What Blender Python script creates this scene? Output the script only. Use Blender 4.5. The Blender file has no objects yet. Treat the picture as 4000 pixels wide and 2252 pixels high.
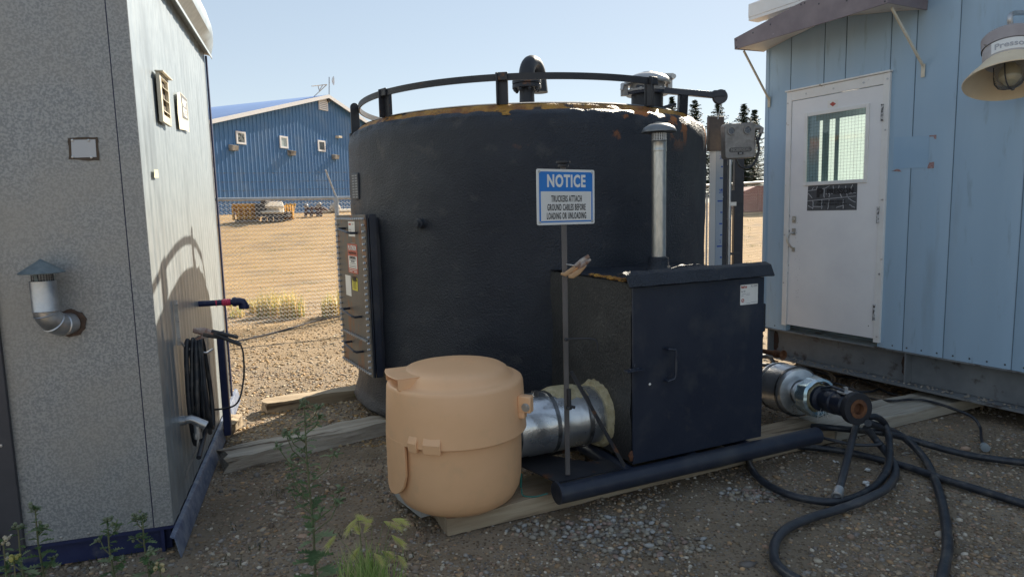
import bpy, bmesh, math, random
import numpy as np
from mathutils import Vector, Matrix, noise
random.seed(7)
SC=bpy.context.scene
COL=SC.collection
rad=math.radians
# ---------------------------------------------------------------- camera
W_,H_=2576.0,1450.3
FPX=2555/1.553
PITCH=rad(6.75); ROLL=rad(1.4); CAMH=1.6
cF=Vector((0,math.cos(PITCH),-math.sin(PITCH))); u0=Vector((0,math.sin(PITCH),math.cos(PITCH))); r0=Vector((1,0,0))
cU=u0*math.cos(ROLL)+r0*math.sin(ROLL); cR=r0*math.cos(ROLL)-u0*math.sin(ROLL)
cC=Vector((0,0,CAMH))
cam=bpy.data.cameras.new('camera'); co=bpy.data.objects.new('camera',cam); COL.objects.link(co)
M=Matrix((( cR.x,cU.x,-cF.x,cC.x),(cR.y,cU.y,-cF.y,cC.y),(cR.z,cU.z,-cF.z,cC.z),(0,0,0,1)))
co.matrix_world=M
cam.sensor_width=36; cam.lens=FPX/W_*36; cam.clip_end=2000; cam.clip_start=0.05
SC.camera=co
# ---------------------------------------------------------------- light
SUN_AZ=rad(29.5); SUN_EL=rad(32)
w=bpy.data.worlds.new('World'); SC.world=w; w.use_nodes=True
nt=w.node_tree; bg=nt.nodes['Background']
sky=nt.nodes.new('ShaderNodeTexSky'); sky.sky_type='NISHITA'; sky.sun_disc=False
sky.sun_elevation=SUN_EL; sky.sun_rotation=SUN_AZ; sky.air_density=1.0; sky.dust_density=0.15; sky.ozone_density=1.0; sky.altitude=600
hs0=nt.nodes.new('ShaderNodeHueSaturation'); hs0.inputs['Saturation'].default_value=1.12
gm0=nt.nodes.new('ShaderNodeGamma'); gm0.inputs['Gamma'].default_value=0.42
nt.links.new(sky.outputs[0],gm0.inputs[0]); nt.links.new(gm0.outputs[0],hs0.inputs['Color']); nt.links.new(hs0.outputs[0],bg.inputs[0]); bg.inputs[1].default_value=0.117
sl=bpy.data.lights.new('sun','SUN'); sl.energy=3.3; sl.angle=rad(0.5); sl.color=(1,0.9,0.74)
so=bpy.data.objects.new('sun',sl); COL.objects.link(so)
sd=Vector((math.sin(SUN_AZ)*math.cos(SUN_EL),math.cos(SUN_AZ)*math.cos(SUN_EL),math.sin(SUN_EL)))
so.rotation_euler=sd.to_track_quat('Z','Y').to_euler(); so.location=sd*30
SC.view_settings.view_transform='Standard'; SC.view_settings.look='None'; SC.view_settings.exposure=1.75; SC.view_settings.gamma=1
# ---------------------------------------------------------------- placement on real planes
def ray(x,y): return cF+cR*((x-W_/2)/FPX)-cU*((y-H_/2)/FPX)
def onz(x,y,z=0.0):
    d=ray(x,y); return cC+d*((z-CAMH)/d.z)
def ony(x,y,Y):
    d=ray(x,y); return cC+d*(Y/d.y)
def onpl(x,y,P,n):
    d=ray(x,y); return cC+d*((P-cC).dot(n)/d.dot(n))
def head(deg): return Vector((math.sin(rad(deg)),math.cos(rad(deg)),0))
UP=Vector((0,0,1))
def sstep(a,b,x):
    t=max(0,min(1,(x-a)/(b-a))); return t*t*(3-2*t)
def gz(x,y):
    h=1.77*sstep(9.5,33,y+0.05*x)
    return h
# ---------------------------------------------------------------- materials
def mat(name,c1,c2=None,rough=0.6,metal=0.0,scale=8,detail=4,lo=0.35,hi=0.65,bump=0.0,bscale=60,bdist=0.01,stain=None,sscale=3,slo=0.55,shi=0.65,stretch=None,rotz=0,spec=0.5,rvar=0.0,stain2=None,s2=20,kind='noise'):
    m=bpy.data.materials.new(name); m.use_nodes=True; n=m.node_tree; b=n.nodes['Principled BSDF']
    b.inputs['Roughness'].default_value=rough; b.inputs['Metallic'].default_value=metal
    b.inputs['Specular IOR Level'].default_value=spec
    tc=n.nodes.new('ShaderNodeTexCoord'); mp=n.nodes.new('ShaderNodeMapping'); n.links.new(tc.outputs['Object'],mp.inputs[0])
    if rotz:
        m0=n.nodes.new('ShaderNodeMapping'); m0.inputs['Rotation'].default_value=(0,0,rotz); n.links.new(tc.outputs['Object'],m0.inputs[0]); n.links.new(m0.outputs[0],mp.inputs[0])
    if stretch: mp.inputs['Scale'].default_value=stretch
    def nz(s,d=4):
        t=n.nodes.new('ShaderNodeTexNoise'); t.inputs['Scale'].default_value=s; t.inputs['Detail'].default_value=d; t.inputs['Roughness'].default_value=0.6
        n.links.new(mp.outputs[0],t.inputs['Vector']); return t
    def rng(src,a,bb):
        r=n.nodes.new('ShaderNodeMapRange'); r.inputs[1].default_value=a; r.inputs[2].default_value=bb; n.links.new(src,r.inputs[0]); return r
    cur=None
    def mix(fac,a,bc):
        x=n.nodes.new('ShaderNodeMix'); x.data_type='RGBA'; n.links.new(fac,x.inputs[0])
        if isinstance(a,tuple): x.inputs[6].default_value=(*a,1)
        else: n.links.new(a,x.inputs[6])
        x.inputs[7].default_value=(*bc,1); return x.outputs[2]
    if c2 is not None:
        if kind=='voronoi':
            t=n.nodes.new('ShaderNodeTexVoronoi'); t.inputs['Scale'].default_value=scale; n.links.new(mp.outputs[0],t.inputs['Vector'])
            sx=n.nodes.new('ShaderNodeSeparateColor'); n.links.new(t.outputs['Color'],sx.inputs[0]); src=sx.outputs[0]
        else: src=nz(scale,detail).outputs[0]
        r=rng(src,lo,hi); cur=mix(r.outputs[0],c1,c2)
        if rvar:
            rr=n.nodes.new('ShaderNodeMapRange'); rr.inputs[3].default_value=rough-rvar; rr.inputs[4].default_value=rough+rvar; n.links.new(src,rr.inputs[0]); rr.inputs[1].default_value=lo; rr.inputs[2].default_value=hi
            n.links.new(rr.outputs[0],b.inputs['Roughness'])
    else: cur=c1
    if stain:
        t=nz(sscale,5); r=rng(t.outputs[0],slo,shi); cur=mix(r.outputs[0],cur,stain)
    if stain2:
        t=nz(s2,6); r=rng(t.outputs[0],0.6,0.7); cur=mix(r.outputs[0],cur,stain2)
    if isinstance(cur,tuple): b.inputs['Base Color'].default_value=(*cur,1)
    else: n.links.new(cur,b.inputs['Base Color'])
    if bump:
        t=nz(bscale,5); bu=n.nodes.new('ShaderNodeBump'); bu.inputs['Strength'].default_value=bump; bu.inputs['Distance'].default_value=bdist
        n.links.new(t.outputs[0],bu.inputs['Height']); n.links.new(bu.outputs[0],b.inputs['Normal'])
    return m
def attrmat(name,rough=0.8,bump=0.3,bscale=60):
    m=mat(name,(.3,.3,.3),rough=rough,bump=bump,bscale=bscale); n=m.node_tree; a=n.nodes.new('ShaderNodeVertexColor'); a.layer_name='col'
    n.links.new(a.outputs[0],n.nodes['Principled BSDF'].inputs['Base Color']); return m
# ---------------------------------------------------------------- mesh builder
I4=Matrix.Identity(4)
def frame(o,u,n):
    u=Vector(u).normalized(); n=Vector(n).normalized(); v=n.cross(u)
    return Matrix(((u.x,v.x,n.x,o[0]),(u.y,v.y,n.y,o[1]),(u.z,v.z,n.z,o[2]),(0,0,0,1)))
class MB:
    def __init__(s): s.v=[]; s.f=[]; s.c=[]
    def add(s,vs,fs,M=None,col=None):
        k=len(s.v)
        if M is not None: vs=[M@Vector(p) for p in vs]
        s.v+= [tuple(p) for p in vs]; s.f+=[tuple(i+k for i in f) for f in fs]
        if col is not None: s.c+=[col]*len(vs)
        return s
    def box(s,c,size,M=None,col=None):
        x,y,z=c; a,b,d=size[0]/2,size[1]/2,size[2]/2
        vs=[(x+i*a,y+j*b,z+k*d) for i in(-1,1) for j in(-1,1) for k in(-1,1)]
        return s.add(vs,[(0,1,3,2),(4,6,7,5),(0,4,5,1),(2,3,7,6),(0,2,6,4),(1,5,7,3)],M,col)
    def prism(s,poly,z0,z1,M=None,col=None):
        n=len(poly); vs=[(p[0],p[1],z0) for p in poly]+[(p[0],p[1],z1) for p in poly]
        fs=[tuple(range(n))[::-1],tuple(range(n,2*n))]+[(i,(i+1)%n,n+(i+1)%n,n+i) for i in range(n)]
        return s.add(vs,fs,M,col)
    def tube(s,pts,r,seg=10,closed=False,caps=True,M=None,col=None,flat=None):
        pts=[Vector(p) for p in pts]; n=len(pts); vs=[]; fs=[]
        rr=r if isinstance(r,(list,tuple)) else [r]*n
        nrm=None
        for i,p in enumerate(pts):
            if closed: t=(pts[(i+1)%n]-pts[i-1])
            else: t=(pts[min(i+1,n-1)]-pts[max(i-1,0)])
            if t.length<1e-9: t=Vector((0,0,1))
            t.normalize()
            if nrm is None:
                a=Vector((0,0,1)) if abs(t.z)<0.9 else Vector((1,0,0)); nrm=(a-t*a.dot(t)).normalized()
            else:
                nrm=(nrm-t*nrm.dot(t)); nrm.normalize()
            bn=t.cross(nrm)
            for k in range(seg):
                a=2*math.pi*k/seg+(math.pi/seg if seg==4 else 0)
                fa=flat or 1.0
                vs.append(p+nrm*math.cos(a)*rr[i]+bn*math.sin(a)*rr[i]*fa)
        m=n if closed else n-1
        for i in range(m):
            for k in range(seg):
                a=i*seg+k; b=i*seg+(k+1)%seg; j=((i+1)%n)*seg
                fs.append((a,b,j+(k+1)%seg,j+k))
        if not closed and caps: fs.append(tuple(range(seg))[::-1]); fs.append(tuple((n-1)*seg+k for k in range(seg)))
        return s.add(vs,fs,M,col)
    def lathe(s,prof,M=None,seg=48,a0=0,a1=None,closed=False,col=None,disp=None):
        full=a1 is None
        if full: a1=a0+2*math.pi
        n=seg if full else seg+1; vs=[]; fs=[]
        for (r,z) in prof:
            for k in range(n):
                a=a0+(a1-a0)*k/seg
                R=r
                if disp: R=r+disp(a,z,r)
                vs.append((R*math.cos(a),R*math.sin(a),z))
        P=len(prof); rng=P if closed else P-1
        for i in range(rng):
            j=(i+1)%P
            for k in range(seg):
                k2=(k+1)%n
                fs.append((i*n+k,i*n+k2,j*n+k2,j*n+k))
        return s.add(vs,fs,M,col)
    def cyl(s,c,r,z0,z1,M=None,seg=24,col=None):
        vs=[];T=Matrix.Translation(Vector(c)); M2=(M@T) if M is not None else T
        return s.lathe([(0.0001,z0),(r,z0),(r,z1),(0.0001,z1)],M2,seg,col=col)
    def ico(s,c,size,sub=1,M=None,col=None,jit=0.0,rot=0):
        bm=bmesh.new(); bmesh.ops.create_icosphere(bm,subdivisions=sub,radius=1)
        R=Matrix.Rotation(rot,3,'Z')
        vs=[]
        for v in bm.verts:
            p=v.co*(1+random.uniform(-jit,jit)); p=R@Vector((p.x*size[0],p.y*size[1],p.z*size[2]))
            vs.append(Vector(c)+p)
        fs=[tuple(v.index for v in f.verts) for f in bm.faces]; bm.free()
        return s.add(vs,fs,M,col)
    def parts(s,name,m,parent=None,**kw):
        # every loose piece becomes an object of its own
        n=len(s.v); up=list(range(n))
        def find(a):
            while up[a]!=a: up[a]=up[up[a]]; a=up[a]
            return a
        for f in s.f:
            r=find(f[0])
            for i in f[1:]: up[find(i)]=r
        groups={}
        for f in s.f: groups.setdefault(find(f[0]),[]).append(f)
        out=[]
        for g_,fs in groups.items():
            ids=sorted({i for f in fs for i in f}); mp={i:k for k,i in enumerate(ids)}
            b=MB(); b.v=[s.v[i] for i in ids]; b.f=[tuple(mp[i] for i in f) for f in fs]
            if s.c: b.c=[s.c[i] for i in ids]
            out.append(b.obj(name,m,parent,**kw))
        return out
    def obj(s,name,m,parent=None,bevel=0,ang=35,smooth=True):
        me=bpy.data.meshes.new(name)
        off=Vector((0,0,0)); p=parent
        while p is not None: off+=p.location; p=p.parent
        me.from_pydata([(x-off.x,y-off.y,z-off.z) for x,y,z in s.v],[],s.f); me.validate(); 
        bm=bmesh.new(); bm.from_mesh(me); bmesh.ops.recalc_face_normals(bm,faces=bm.faces); bm.to_mesh(me); bm.free()
        if s.c:
            at=me.color_attributes.new('col','FLOAT_COLOR','POINT')
            for i,c in enumerate(s.c): at.data[i].color=(*c,1)
        me.materials.append(m)
        if smooth:
            for po in me.polygons: po.use_smooth=True
            me.set_sharp_from_angle(angle=rad(ang))
        o=bpy.data.objects.new(name,me); COL.objects.link(o); o.parent=parent
        if bevel:
            b=o.modifiers.new('bevel','BEVEL'); b.width=bevel; b.segments=2; b.limit_method='ANGLE'; b.angle_limit=rad(40)
        return o
def tag(o,label,cat,group=None,kind=None):
    if label: o['label']=label
    if cat: o['category']=cat
    if group: o['group']=group
    if kind: o['kind']=kind
    return o
def thing(name,label,cat,loc,group=None):
    o=bpy.data.objects.new(name,None); COL.objects.link(o); o.location=Vector(loc); o.empty_display_size=0.1
    return tag(o,label,cat,group)
def text(name,body,size,m,M,parent,sx=1.0,off=0.0,ext=0.0004,align='CENTER',space=1.0,wrap=None,track=1.0):
    cu=bpy.data.curves.new('t','FONT'); cu.body=body; cu.size=size; cu.align_x=align; cu.align_y='CENTER'; cu.offset=off; cu.extrude=ext; cu.space_line=space; cu.space_character=track; cu.resolution_u=3
    to=bpy.data.objects.new('t',cu); COL.objects.link(to); bpy.context.view_layer.update()
    me=bpy.data.meshes.new_from_object(to.evaluated_get(bpy.context.evaluated_depsgraph_get()))
    b=MB(); b.v=[]; 
    vs=[]
    for v in me.vertices:
        p=Vector((v.co.x*sx,v.co.y,v.co.z))
        if wrap: p=wrap(p)
        else: p=M@p
        vs.append(p)
    b.add(vs,[tuple(p.vertices) for p in me.polygons])
    bpy.data.objects.remove(to); bpy.data.curves.remove(cu); bpy.data.meshes.remove(me)
    return b.obj(name,m,parent,smooth=False)
def catmull(P,n=8):
    P=[Vector(p) for p in P]; Q=[P[0]*2-P[1]]+P+[P[-1]*2-P[-2]]; out=[]
    for i in range(1,len(Q)-2):
        a,b,c,d=Q[i-1:i+3]
        for k in range(n):
            t=k/n; out.append(0.5*((2*b)+(c-a)*t+(2*a-5*b+4*c-d)*t*t+(3*b-a-3*c+d)*t**3))
    out.append(P[-1]); return out
def bolt(b,p,n,r=0.009,h=0.007):
    n=Vector(n).normalized(); u=n.orthogonal()
    M=frame(p,u,n); b.lathe([(0.0001,-0.002),(r,-0.002),(r,h),(0.0001,h)],M,6)
# ---------------------------------------------------------------- shared materials
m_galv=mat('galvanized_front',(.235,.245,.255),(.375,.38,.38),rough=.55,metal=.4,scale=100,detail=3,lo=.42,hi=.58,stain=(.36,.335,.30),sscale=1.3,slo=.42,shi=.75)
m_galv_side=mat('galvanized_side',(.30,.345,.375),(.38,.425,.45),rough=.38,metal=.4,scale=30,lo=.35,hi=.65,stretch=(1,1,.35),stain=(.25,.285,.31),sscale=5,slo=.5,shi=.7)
m_navy=mat('navy_paint',(.012,.018,.07),(.02,.028,.09),rough=.45,scale=10,stain=(.10,.10,.12),sscale=7,slo=.58,shi=.72,bump=.1)
m_navyworn=mat('worn_navy_paint',(.07,.095,.17),(.20,.23,.29),rough=.5,scale=14,stain=(.25,.27,.30),sscale=22,slo=.55,shi=.7)
m_darkgrey=mat('dark_grey_paint',(.045,.045,.055),(.06,.06,.07),rough=.5,scale=5)
m_cream=mat('cream_paint',(.62,.55,.42),(.7,.64,.52),rough=.5,scale=8,stain=(.40,.30,.18),sscale=9,slo=.6,shi=.75)
m_steel=mat('bare_steel',(.42,.43,.45),(.6,.6,.6),rough=.38,metal=.85,scale=14,bump=.08,rvar=.1)
m_alu=mat('aluminium_cladding',(.58,.6,.62),(.78,.79,.8),rough=.3,metal=.9,scale=4,bump=.35,bscale=11,bdist=.012,rvar=.08)
m_strap=mat('stainless_strap',(.08,.085,.09),(.25,.25,.26),rough=.35,metal=.8,scale=20)
m_black=mat('black_rubber',(.012,.015,.022),(.03,.034,.044),rough=.42,scale=14,stain=(.11,.10,.09),sscale=13,slo=.52,shi=.75,bump=.1,bscale=90)
m_foam=mat('black_sprayed_foam',(.012,.016,.027),(.021,.026,.037),rough=.46,scale=2,bump=.95,bscale=85,bdist=.013,stain=(.032,.037,.048),sscale=1.5,slo=.5,shi=.72,stain2=(.045,.047,.052),s2=7)
m_blackp=mat('black_paint_steel',(.012,.018,.036),(.022,.028,.046),rough=.42,scale=3,bump=.08,bscale=60,stain=(.055,.058,.066),sscale=5,slo=.5,shi=.8,stain2=(.03,.033,.045),s2=16)
m_blackrust=mat('black_paint_with_rust',(.014,.016,.024),(.028,.028,.032),rough=.5,scale=5,bump=.1,stain=(.11,.045,.018),sscale=8,slo=.62,shi=.68)
m_rust=mat('rust',(.09,.035,.018),(.18,.075,.03),rough=.8,scale=22,bump=.3)
m_yellow=mat('exposed_yellow_foam',(.46,.24,.035),(.22,.085,.018),rough=.55,scale=9,lo=.4,hi=.65,bump=.8,bscale=45,bdist=.02,stain=(.035,.025,.022),sscale=7,slo=.55,shi=.62)
m_creamfoam=mat('cream_spray_foam',(.52,.46,.30),(.36,.30,.17),rough=.85,scale=22,bump=.7,bscale=90,bdist=.015)
m_orange=mat('peach_plastic',(.84,.50,.275),(.80,.47,.25),rough=.45,scale=3,bump=.12,bscale=260,bdist=.003,stain=(.70,.44,.25),sscale=6,slo=.55,shi=.85)
m_white=mat('white_paint',(.82,.82,.82),(.76,.76,.77),rough=.4,scale=4,stain2=None)
m_doorw=mat('chipped_white_door_paint',(.86,.86,.87),(.80,.80,.82),rough=.42,scale=3,stain=(.10,.10,.12),sscale=17,slo=.735,shi=.745)
m_trim=mat('white_metal_trim',(.84,.84,.83),(.78,.77,.75),rough=.45,scale=6,stain=(.42,.36,.28),sscale=14,slo=.66,shi=.74)
m_ltblue=mat('light_blue_siding',(.33,.475,.62),(.375,.515,.65),rough=.42,scale=1.6,lo=.3,hi=.7,stretch=(1.5,1.5,.25),stain=(.27,.34,.40),sscale=3,slo=.6,shi=.9,stain2=(.29,.40,.50),s2=9)
m_greybeam=mat('grey_beam_paint',(.15,.16,.17),(.21,.22,.225),rough=.6,scale=4,stain=(.05,.03,.022),sscale=6,slo=.55,shi=.66,bump=.1)
m_purple=mat('weathered_mauve_fascia',(.19,.155,.17),(.25,.21,.22),rough=.55,scale=5,stain=(.33,.30,.30),sscale=24,slo=.70,shi=.73)
m_soffit=mat('soffit_metal',(.55,.53,.50),(.6,.57,.54),rough=.5,scale=5,stain=(.30,.2,.16),sscale=7,slo=.62,shi=.75)
m_wood=mat('weathered_timber',(.30,.22,.14),(.44,.35,.24),rough=.85,scale=14,rotz=rad(-25),stretch=(.12,1.6,1.6),bump=.6,bscale=30,bdist=.01,stain=(.10,.07,.045),sscale=8,slo=.55,shi=.66)
m_woodg=mat('grey_rotten_timber',(.36,.31,.25),(.54,.49,.41),rough=.9,scale=14,rotz=rad(-30),stretch=(.12,1.6,1.6),bump=.9,bscale=26,bdist=.015,stain=(.10,.07,.045),sscale=7,slo=.53,shi=.62)
m_label=mat('label_white',(.84,.83,.80),(.78,.77,.74),rough=.4,scale=9)
m_ink=mat('black_ink',(.018,.018,.022),rough=.5)
m_inkgrey=mat('grey_ink',(.25,.25,.27),rough=.5)
m_signblue=mat('sign_blue',(.02,.19,.60),(.03,.21,.60),rough=.35,scale=9)
m_red=mat('red_label',(.50,.07,.045),(.44,.09,.06),rough=.45,scale=12)
m_yel=mat('yellow_label',(.75,.66,.04),rough=.45)
m_glass=mat('window_glass',(.05,.07,.07),rough=.04,spec=.9)
m_bright=mat('glowing_pale_curtain',(.50,.60,.53),(.66,.74,.64),rough=.8,scale=50,bump=.5,bscale=70)
m_dish=mat('cast_aluminium',(.26,.245,.235),(.36,.34,.32),rough=.5,metal=.3,scale=18,stain=(.17,.16,.15),sscale=10,slo=.5,shi=.75,bump=.15,bscale=120)
m_pink=mat('pink_flagging_tape',(.75,.05,.14),(.65,.04,.11),rough=.4,scale=30)
# ================================================================ SETTING: ground
def ground_h(x,y):
    z=gz(x,y)
    if abs(x)<12 and y<16:
        z+=0.018*noise.noise(Vector((x*1.1,y*1.1,0)))+0.008*noise.noise(Vector((x*6,y*6,3)))
    return z-0.004
def axis(a,b,lo,hi,step,grow=1.22):
    out=[lo]; 
    while out[-1]<hi: out.append(out[-1]+step)
    s=step; 
    while out[-1]<b: s*=grow; out.append(out[-1]+s)
    s=step; l=[lo]
    while l[-1]>a: s*=grow; l.append(l[-1]-s)
    return l[::-1][:-1]+out
xs=axis(-700,700,-4.5,5,0.05); ys=axis(-60,900,0.2,8,0.05,1.12)
g=MB(); g.v=[(x,y,ground_h(x,y)) for y in ys for x in xs]; nx=len(xs)
g.f=[(j*nx+i,j*nx+i+1,(j+1)*nx+i+1,(j+1)*nx+i) for j in range(len(ys)-1) for i in range(nx-1)]
m_ground=bpy.data.materials.new('packed_gravel'); m_ground.use_nodes=True
def ground_mat(m):
    n=m.node_tree; b=n.nodes['Principled BSDF']; b.inputs['Roughness'].default_value=.9; b.inputs['Specular IOR Level'].default_value=.2
    tc=n.nodes.new('ShaderNodeTexCoord')
    def N(s,d=6,r=.6):
        t=n.nodes.new('ShaderNodeTexNoise'); t.inputs['Scale'].default_value=s; t.inputs['Detail'].default_value=d; t.inputs['Roughness'].default_value=r; n.links.new(tc.outputs['Object'],t.inputs['Vector']); return t.outputs[0]
    def V(s):
        t=n.nodes.new('ShaderNodeTexVoronoi'); t.inputs['Scale'].default_value=s; n.links.new(tc.outputs['Object'],t.inputs['Vector']); return t
    def R(src,a,b2,c=0,d=1):
        r=n.nodes.new('ShaderNodeMapRange'); n.links.new(src,r.inputs[0]); r.inputs[1].default_value=a; r.inputs[2].default_value=b2; r.inputs[3].default_value=c; r.inputs[4].default_value=d; return r.outputs[0]
    def MX(f,a,c,mode='MIX'):
        x=n.nodes.new('ShaderNodeMix'); x.data_type='RGBA'; x.blend_type=mode
        if isinstance(f,float): x.inputs[0].default_value=f
        else: n.links.new(f,x.inputs[0])
        for k,q in ((6,a),(7,c)):
            if isinstance(q,tuple): x.inputs[k].default_value=(*q,1)
            else: n.links.new(q,x.inputs[k])
        return x.outputs[2]
    dirt=MX(R(N(2.2),.38,.62),(.21,.165,.115),(.35,.275,.195))
    v1=V(55); sep=n.nodes.new('ShaderNodeSeparateColor'); n.links.new(v1.outputs['Color'],sep.inputs[0])
    cr=n.nodes.new('ShaderNodeValToRGB'); n.links.new(sep.outputs[0],cr.inputs[0])
    e=cr.color_ramp.elements; e[0].color=(.12,.085,.06,1); e[1].color=(.40,.35,.29,1); a=e.new(.45); a.color=(.24,.17,.11,1); a=e.new(.75); a.color=(.28,.26,.24,1)
    inside=R(v1.outputs['Distance'],.30,.42,1,0)
    sel=R(sep.outputs[1],.18,.24)
    mul=n.nodes.new('ShaderNodeMath'); mul.operation='MULTIPLY'; n.links.new(inside,mul.inputs[0]); n.links.new(sel,mul.inputs[1])
    c=MX(mul.outputs[0],dirt,cr.outputs[0])
    # farther yard is sandier
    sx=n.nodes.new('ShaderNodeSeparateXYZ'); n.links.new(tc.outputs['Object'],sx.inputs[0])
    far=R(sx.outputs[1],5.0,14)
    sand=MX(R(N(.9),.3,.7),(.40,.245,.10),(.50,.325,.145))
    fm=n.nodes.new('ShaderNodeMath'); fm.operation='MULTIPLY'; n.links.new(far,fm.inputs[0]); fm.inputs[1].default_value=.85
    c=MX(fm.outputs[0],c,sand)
    damp=R(N(1.1,3),.5,.7); c=MX(damp,c,MX(0.6,c,(.17,.135,.095)))
    n.links.new(c,b.inputs['Base Color'])
    v2=V(9); s2_=n.nodes.new('ShaderNodeSeparateColor'); n.links.new(v2.outputs['Color'],s2_.inputs[0])
    pk=n.nodes.new('ShaderNodeMath'); pk.operation='MULTIPLY'; n.links.new(R(s2_.outputs[0],.80,.82),pk.inputs[0]); n.links.new(R(v2.outputs['Distance'],.25,.4,1,0),pk.inputs[1]); pk2=n.nodes.new('ShaderNodeMath'); pk2.operation='MULTIPLY'; n.links.new(pk.outputs[0],pk2.inputs[0]); n.links.new(far,pk2.inputs[1])
    c=MX(pk2.outputs[0],c,(.30,.20,.11)); c=MX(R(N(3.5,8,.75),.56,.64),c,MX(0.45,c,(.22,.15,.09)))
    n.links.new(c,b.inputs['Base Color'])
    hsum=n.nodes.new('ShaderNodeMath'); hsum.operation='ADD'; n.links.new(N(45,6,.7),hsum.inputs[0]); n.links.new(mul.outputs[0],hsum.inputs[1])
    bu=n.nodes.new('ShaderNodeBump'); bu.inputs['Strength'].default_value=.8; bu.inputs['Distance'].default_value=.014; n.links.new(hsum.outputs[0],bu.inputs['Height']); n.links.new(bu.outputs[0],b.inputs['Normal'])
ground_mat(m_ground)
tag(g.obj('ground',m_ground),'packed brown gravel yard, shaded in front and sunlit beyond the fence','gravel yard',kind='structure')
# loose stones: nobody could count them
def stones(name,label,spots,m,cat='gravel'):
    base=[]
    for sub in (1,):
        for q in range(14):
            bm=bmesh.new(); bmesh.ops.create_icosphere(bm,subdivisions=1,radius=1)
            V=np.array([v.co[:] for v in bm.verts])*(1+np.random.RandomState(q).uniform(-.22,.22,(12 if len(bm.verts)==12 else len(bm.verts),1)))
            F=np.array([[v.index for v in f.verts] for f in bm.faces]); bm.free(); base.append((V,F))
    VV=[];FF=[];CC=[];k=0
    for (x,y,z,r,c) in spots:
        V,F=base[random.randrange(14)]; a=random.uniform(0,6.28); ca,sa=math.cos(a),math.sin(a)
        s=np.array([r*random.uniform(.8,1.5),r*random.uniform(.7,1.0),r*random.uniform(.35,.7)])
        P=V*s; X=P[:,0]*ca-P[:,1]*sa; Y=P[:,0]*sa+P[:,1]*ca
        VV.append(np.stack([X+x,Y+y,P[:,2]+z+s[2]*.25],1)); FF.append(F+k); CC.append(np.tile(np.array([*c,1.0]),(len(V),1))); k+=len(V)
    VV=np.concatenate(VV);FF=np.concatenate(FF);CC=np.concatenate(CC)
    me=bpy.data.meshes.new(name); me.from_pydata(VV.tolist(),[],FF.tolist())
    at=me.color_attributes.new('col','FLOAT_COLOR','POINT'); at.data.foreach_set('color',CC.astype(np.float32).ravel())
    me.materials.append(m)
    for p in me.polygons: p.use_smooth=True
    o=bpy.data.objects.new(name,me); COL.objects.link(o); tag(o,label,cat,kind='stuff'); return o
m_stone=attrmat('stone',.75,.25,120)
SC_=[(.24,.17,.11),(.30,.23,.16),(.19,.14,.10),(.25,.225,.20),(.34,.29,.22),(.22,.175,.14),(.34,.22,.12),(.17,.15,.135),(.30,.20,.14),(.42,.37,.30),(.26,.19,.12),(.22,.16,.10)]
SW_=[(.44,.29,.14),(.38,.24,.11),(.48,.36,.21),(.30,.20,.10),(.52,.42,.28),(.38,.32,.24),(.42,.26,.10)]
sp=[]
for i in range(66000):
    y=1.9+ (random.random()**1.5)*5.0; hw=(y*0.86)+.3; x=random.uniform(-hw,hw)
    if noise.noise(Vector((x*1.4,y*1.4,5)))<-0.12 and random.random()<.75: continue
    r=random.choice([.004,.005,.006,.007,.009,.012])*random.uniform(.8,1.3)
    if random.random()<.02: r*=2.0
    c=random.choice(SC_); f=random.uniform(.7,1.55); sp.append((x,y,ground_h(x,y),r,(c[0]*f,c[1]*f,c[2]*f)))
stones('gravel_scatter','small mixed brown and grey stones strewn over the shaded yard',sp,m_stone)
sp=[]
for i in range(17000):
    y=4.4+(random.random()**1.3)*7.5; x=random.uniform(-5.3,-.6) 
    r=random.choice([.006,.008,.010,.013,.018])*random.uniform(.7,1.3)
    c=random.choice(SW_); f=random.uniform(.75,1.2); sp.append((x,y,ground_h(x,y),r,(c[0]*f,c[1]*f,c[2]*f)))
for i in range(5000):
    y=5+random.random()*9; x=random.uniform(1.5,7.0); r=random.choice([.008,.012,.016]); c=random.choice(SW_); sp.append((x,y,ground_h(x,y),r,c))
stones('river_gravel','rounded tan and ochre pebbles between the tank and the fence',sp,m_stone)
# loose pile of clean washed stone in front of the skid timber
sp=[]
for cx,cy,rx,ry,n_ in [(onz(1900,1240).x,onz(1900,1240).y,.20,.10,170),(onz(1480,1330).x,onz(1480,1330).y,.42,.14,200),(onz(1620,1370).x,onz(1620,1370).y,.35,.14,120)]:
    for i in range(n_):
        a=random.uniform(0,6.28); q=random.random()**.6; x=cx+rx*q*math.cos(a); y=cy+ry*q*math.sin(a)
        c=random.choice([(.30,.27,.22),(.32,.27,.20),(.24,.21,.17),(.28,.20,.16),(.36,.35,.33),(.16,.14,.12)])
        sp.append((x,y,ground_h(x,y)+random.uniform(0,.008),random.uniform(.008,.02),c))
stones('washed_stones','patches of loose clean grey and white stones by the skid timber',sp,m_stone)

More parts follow.
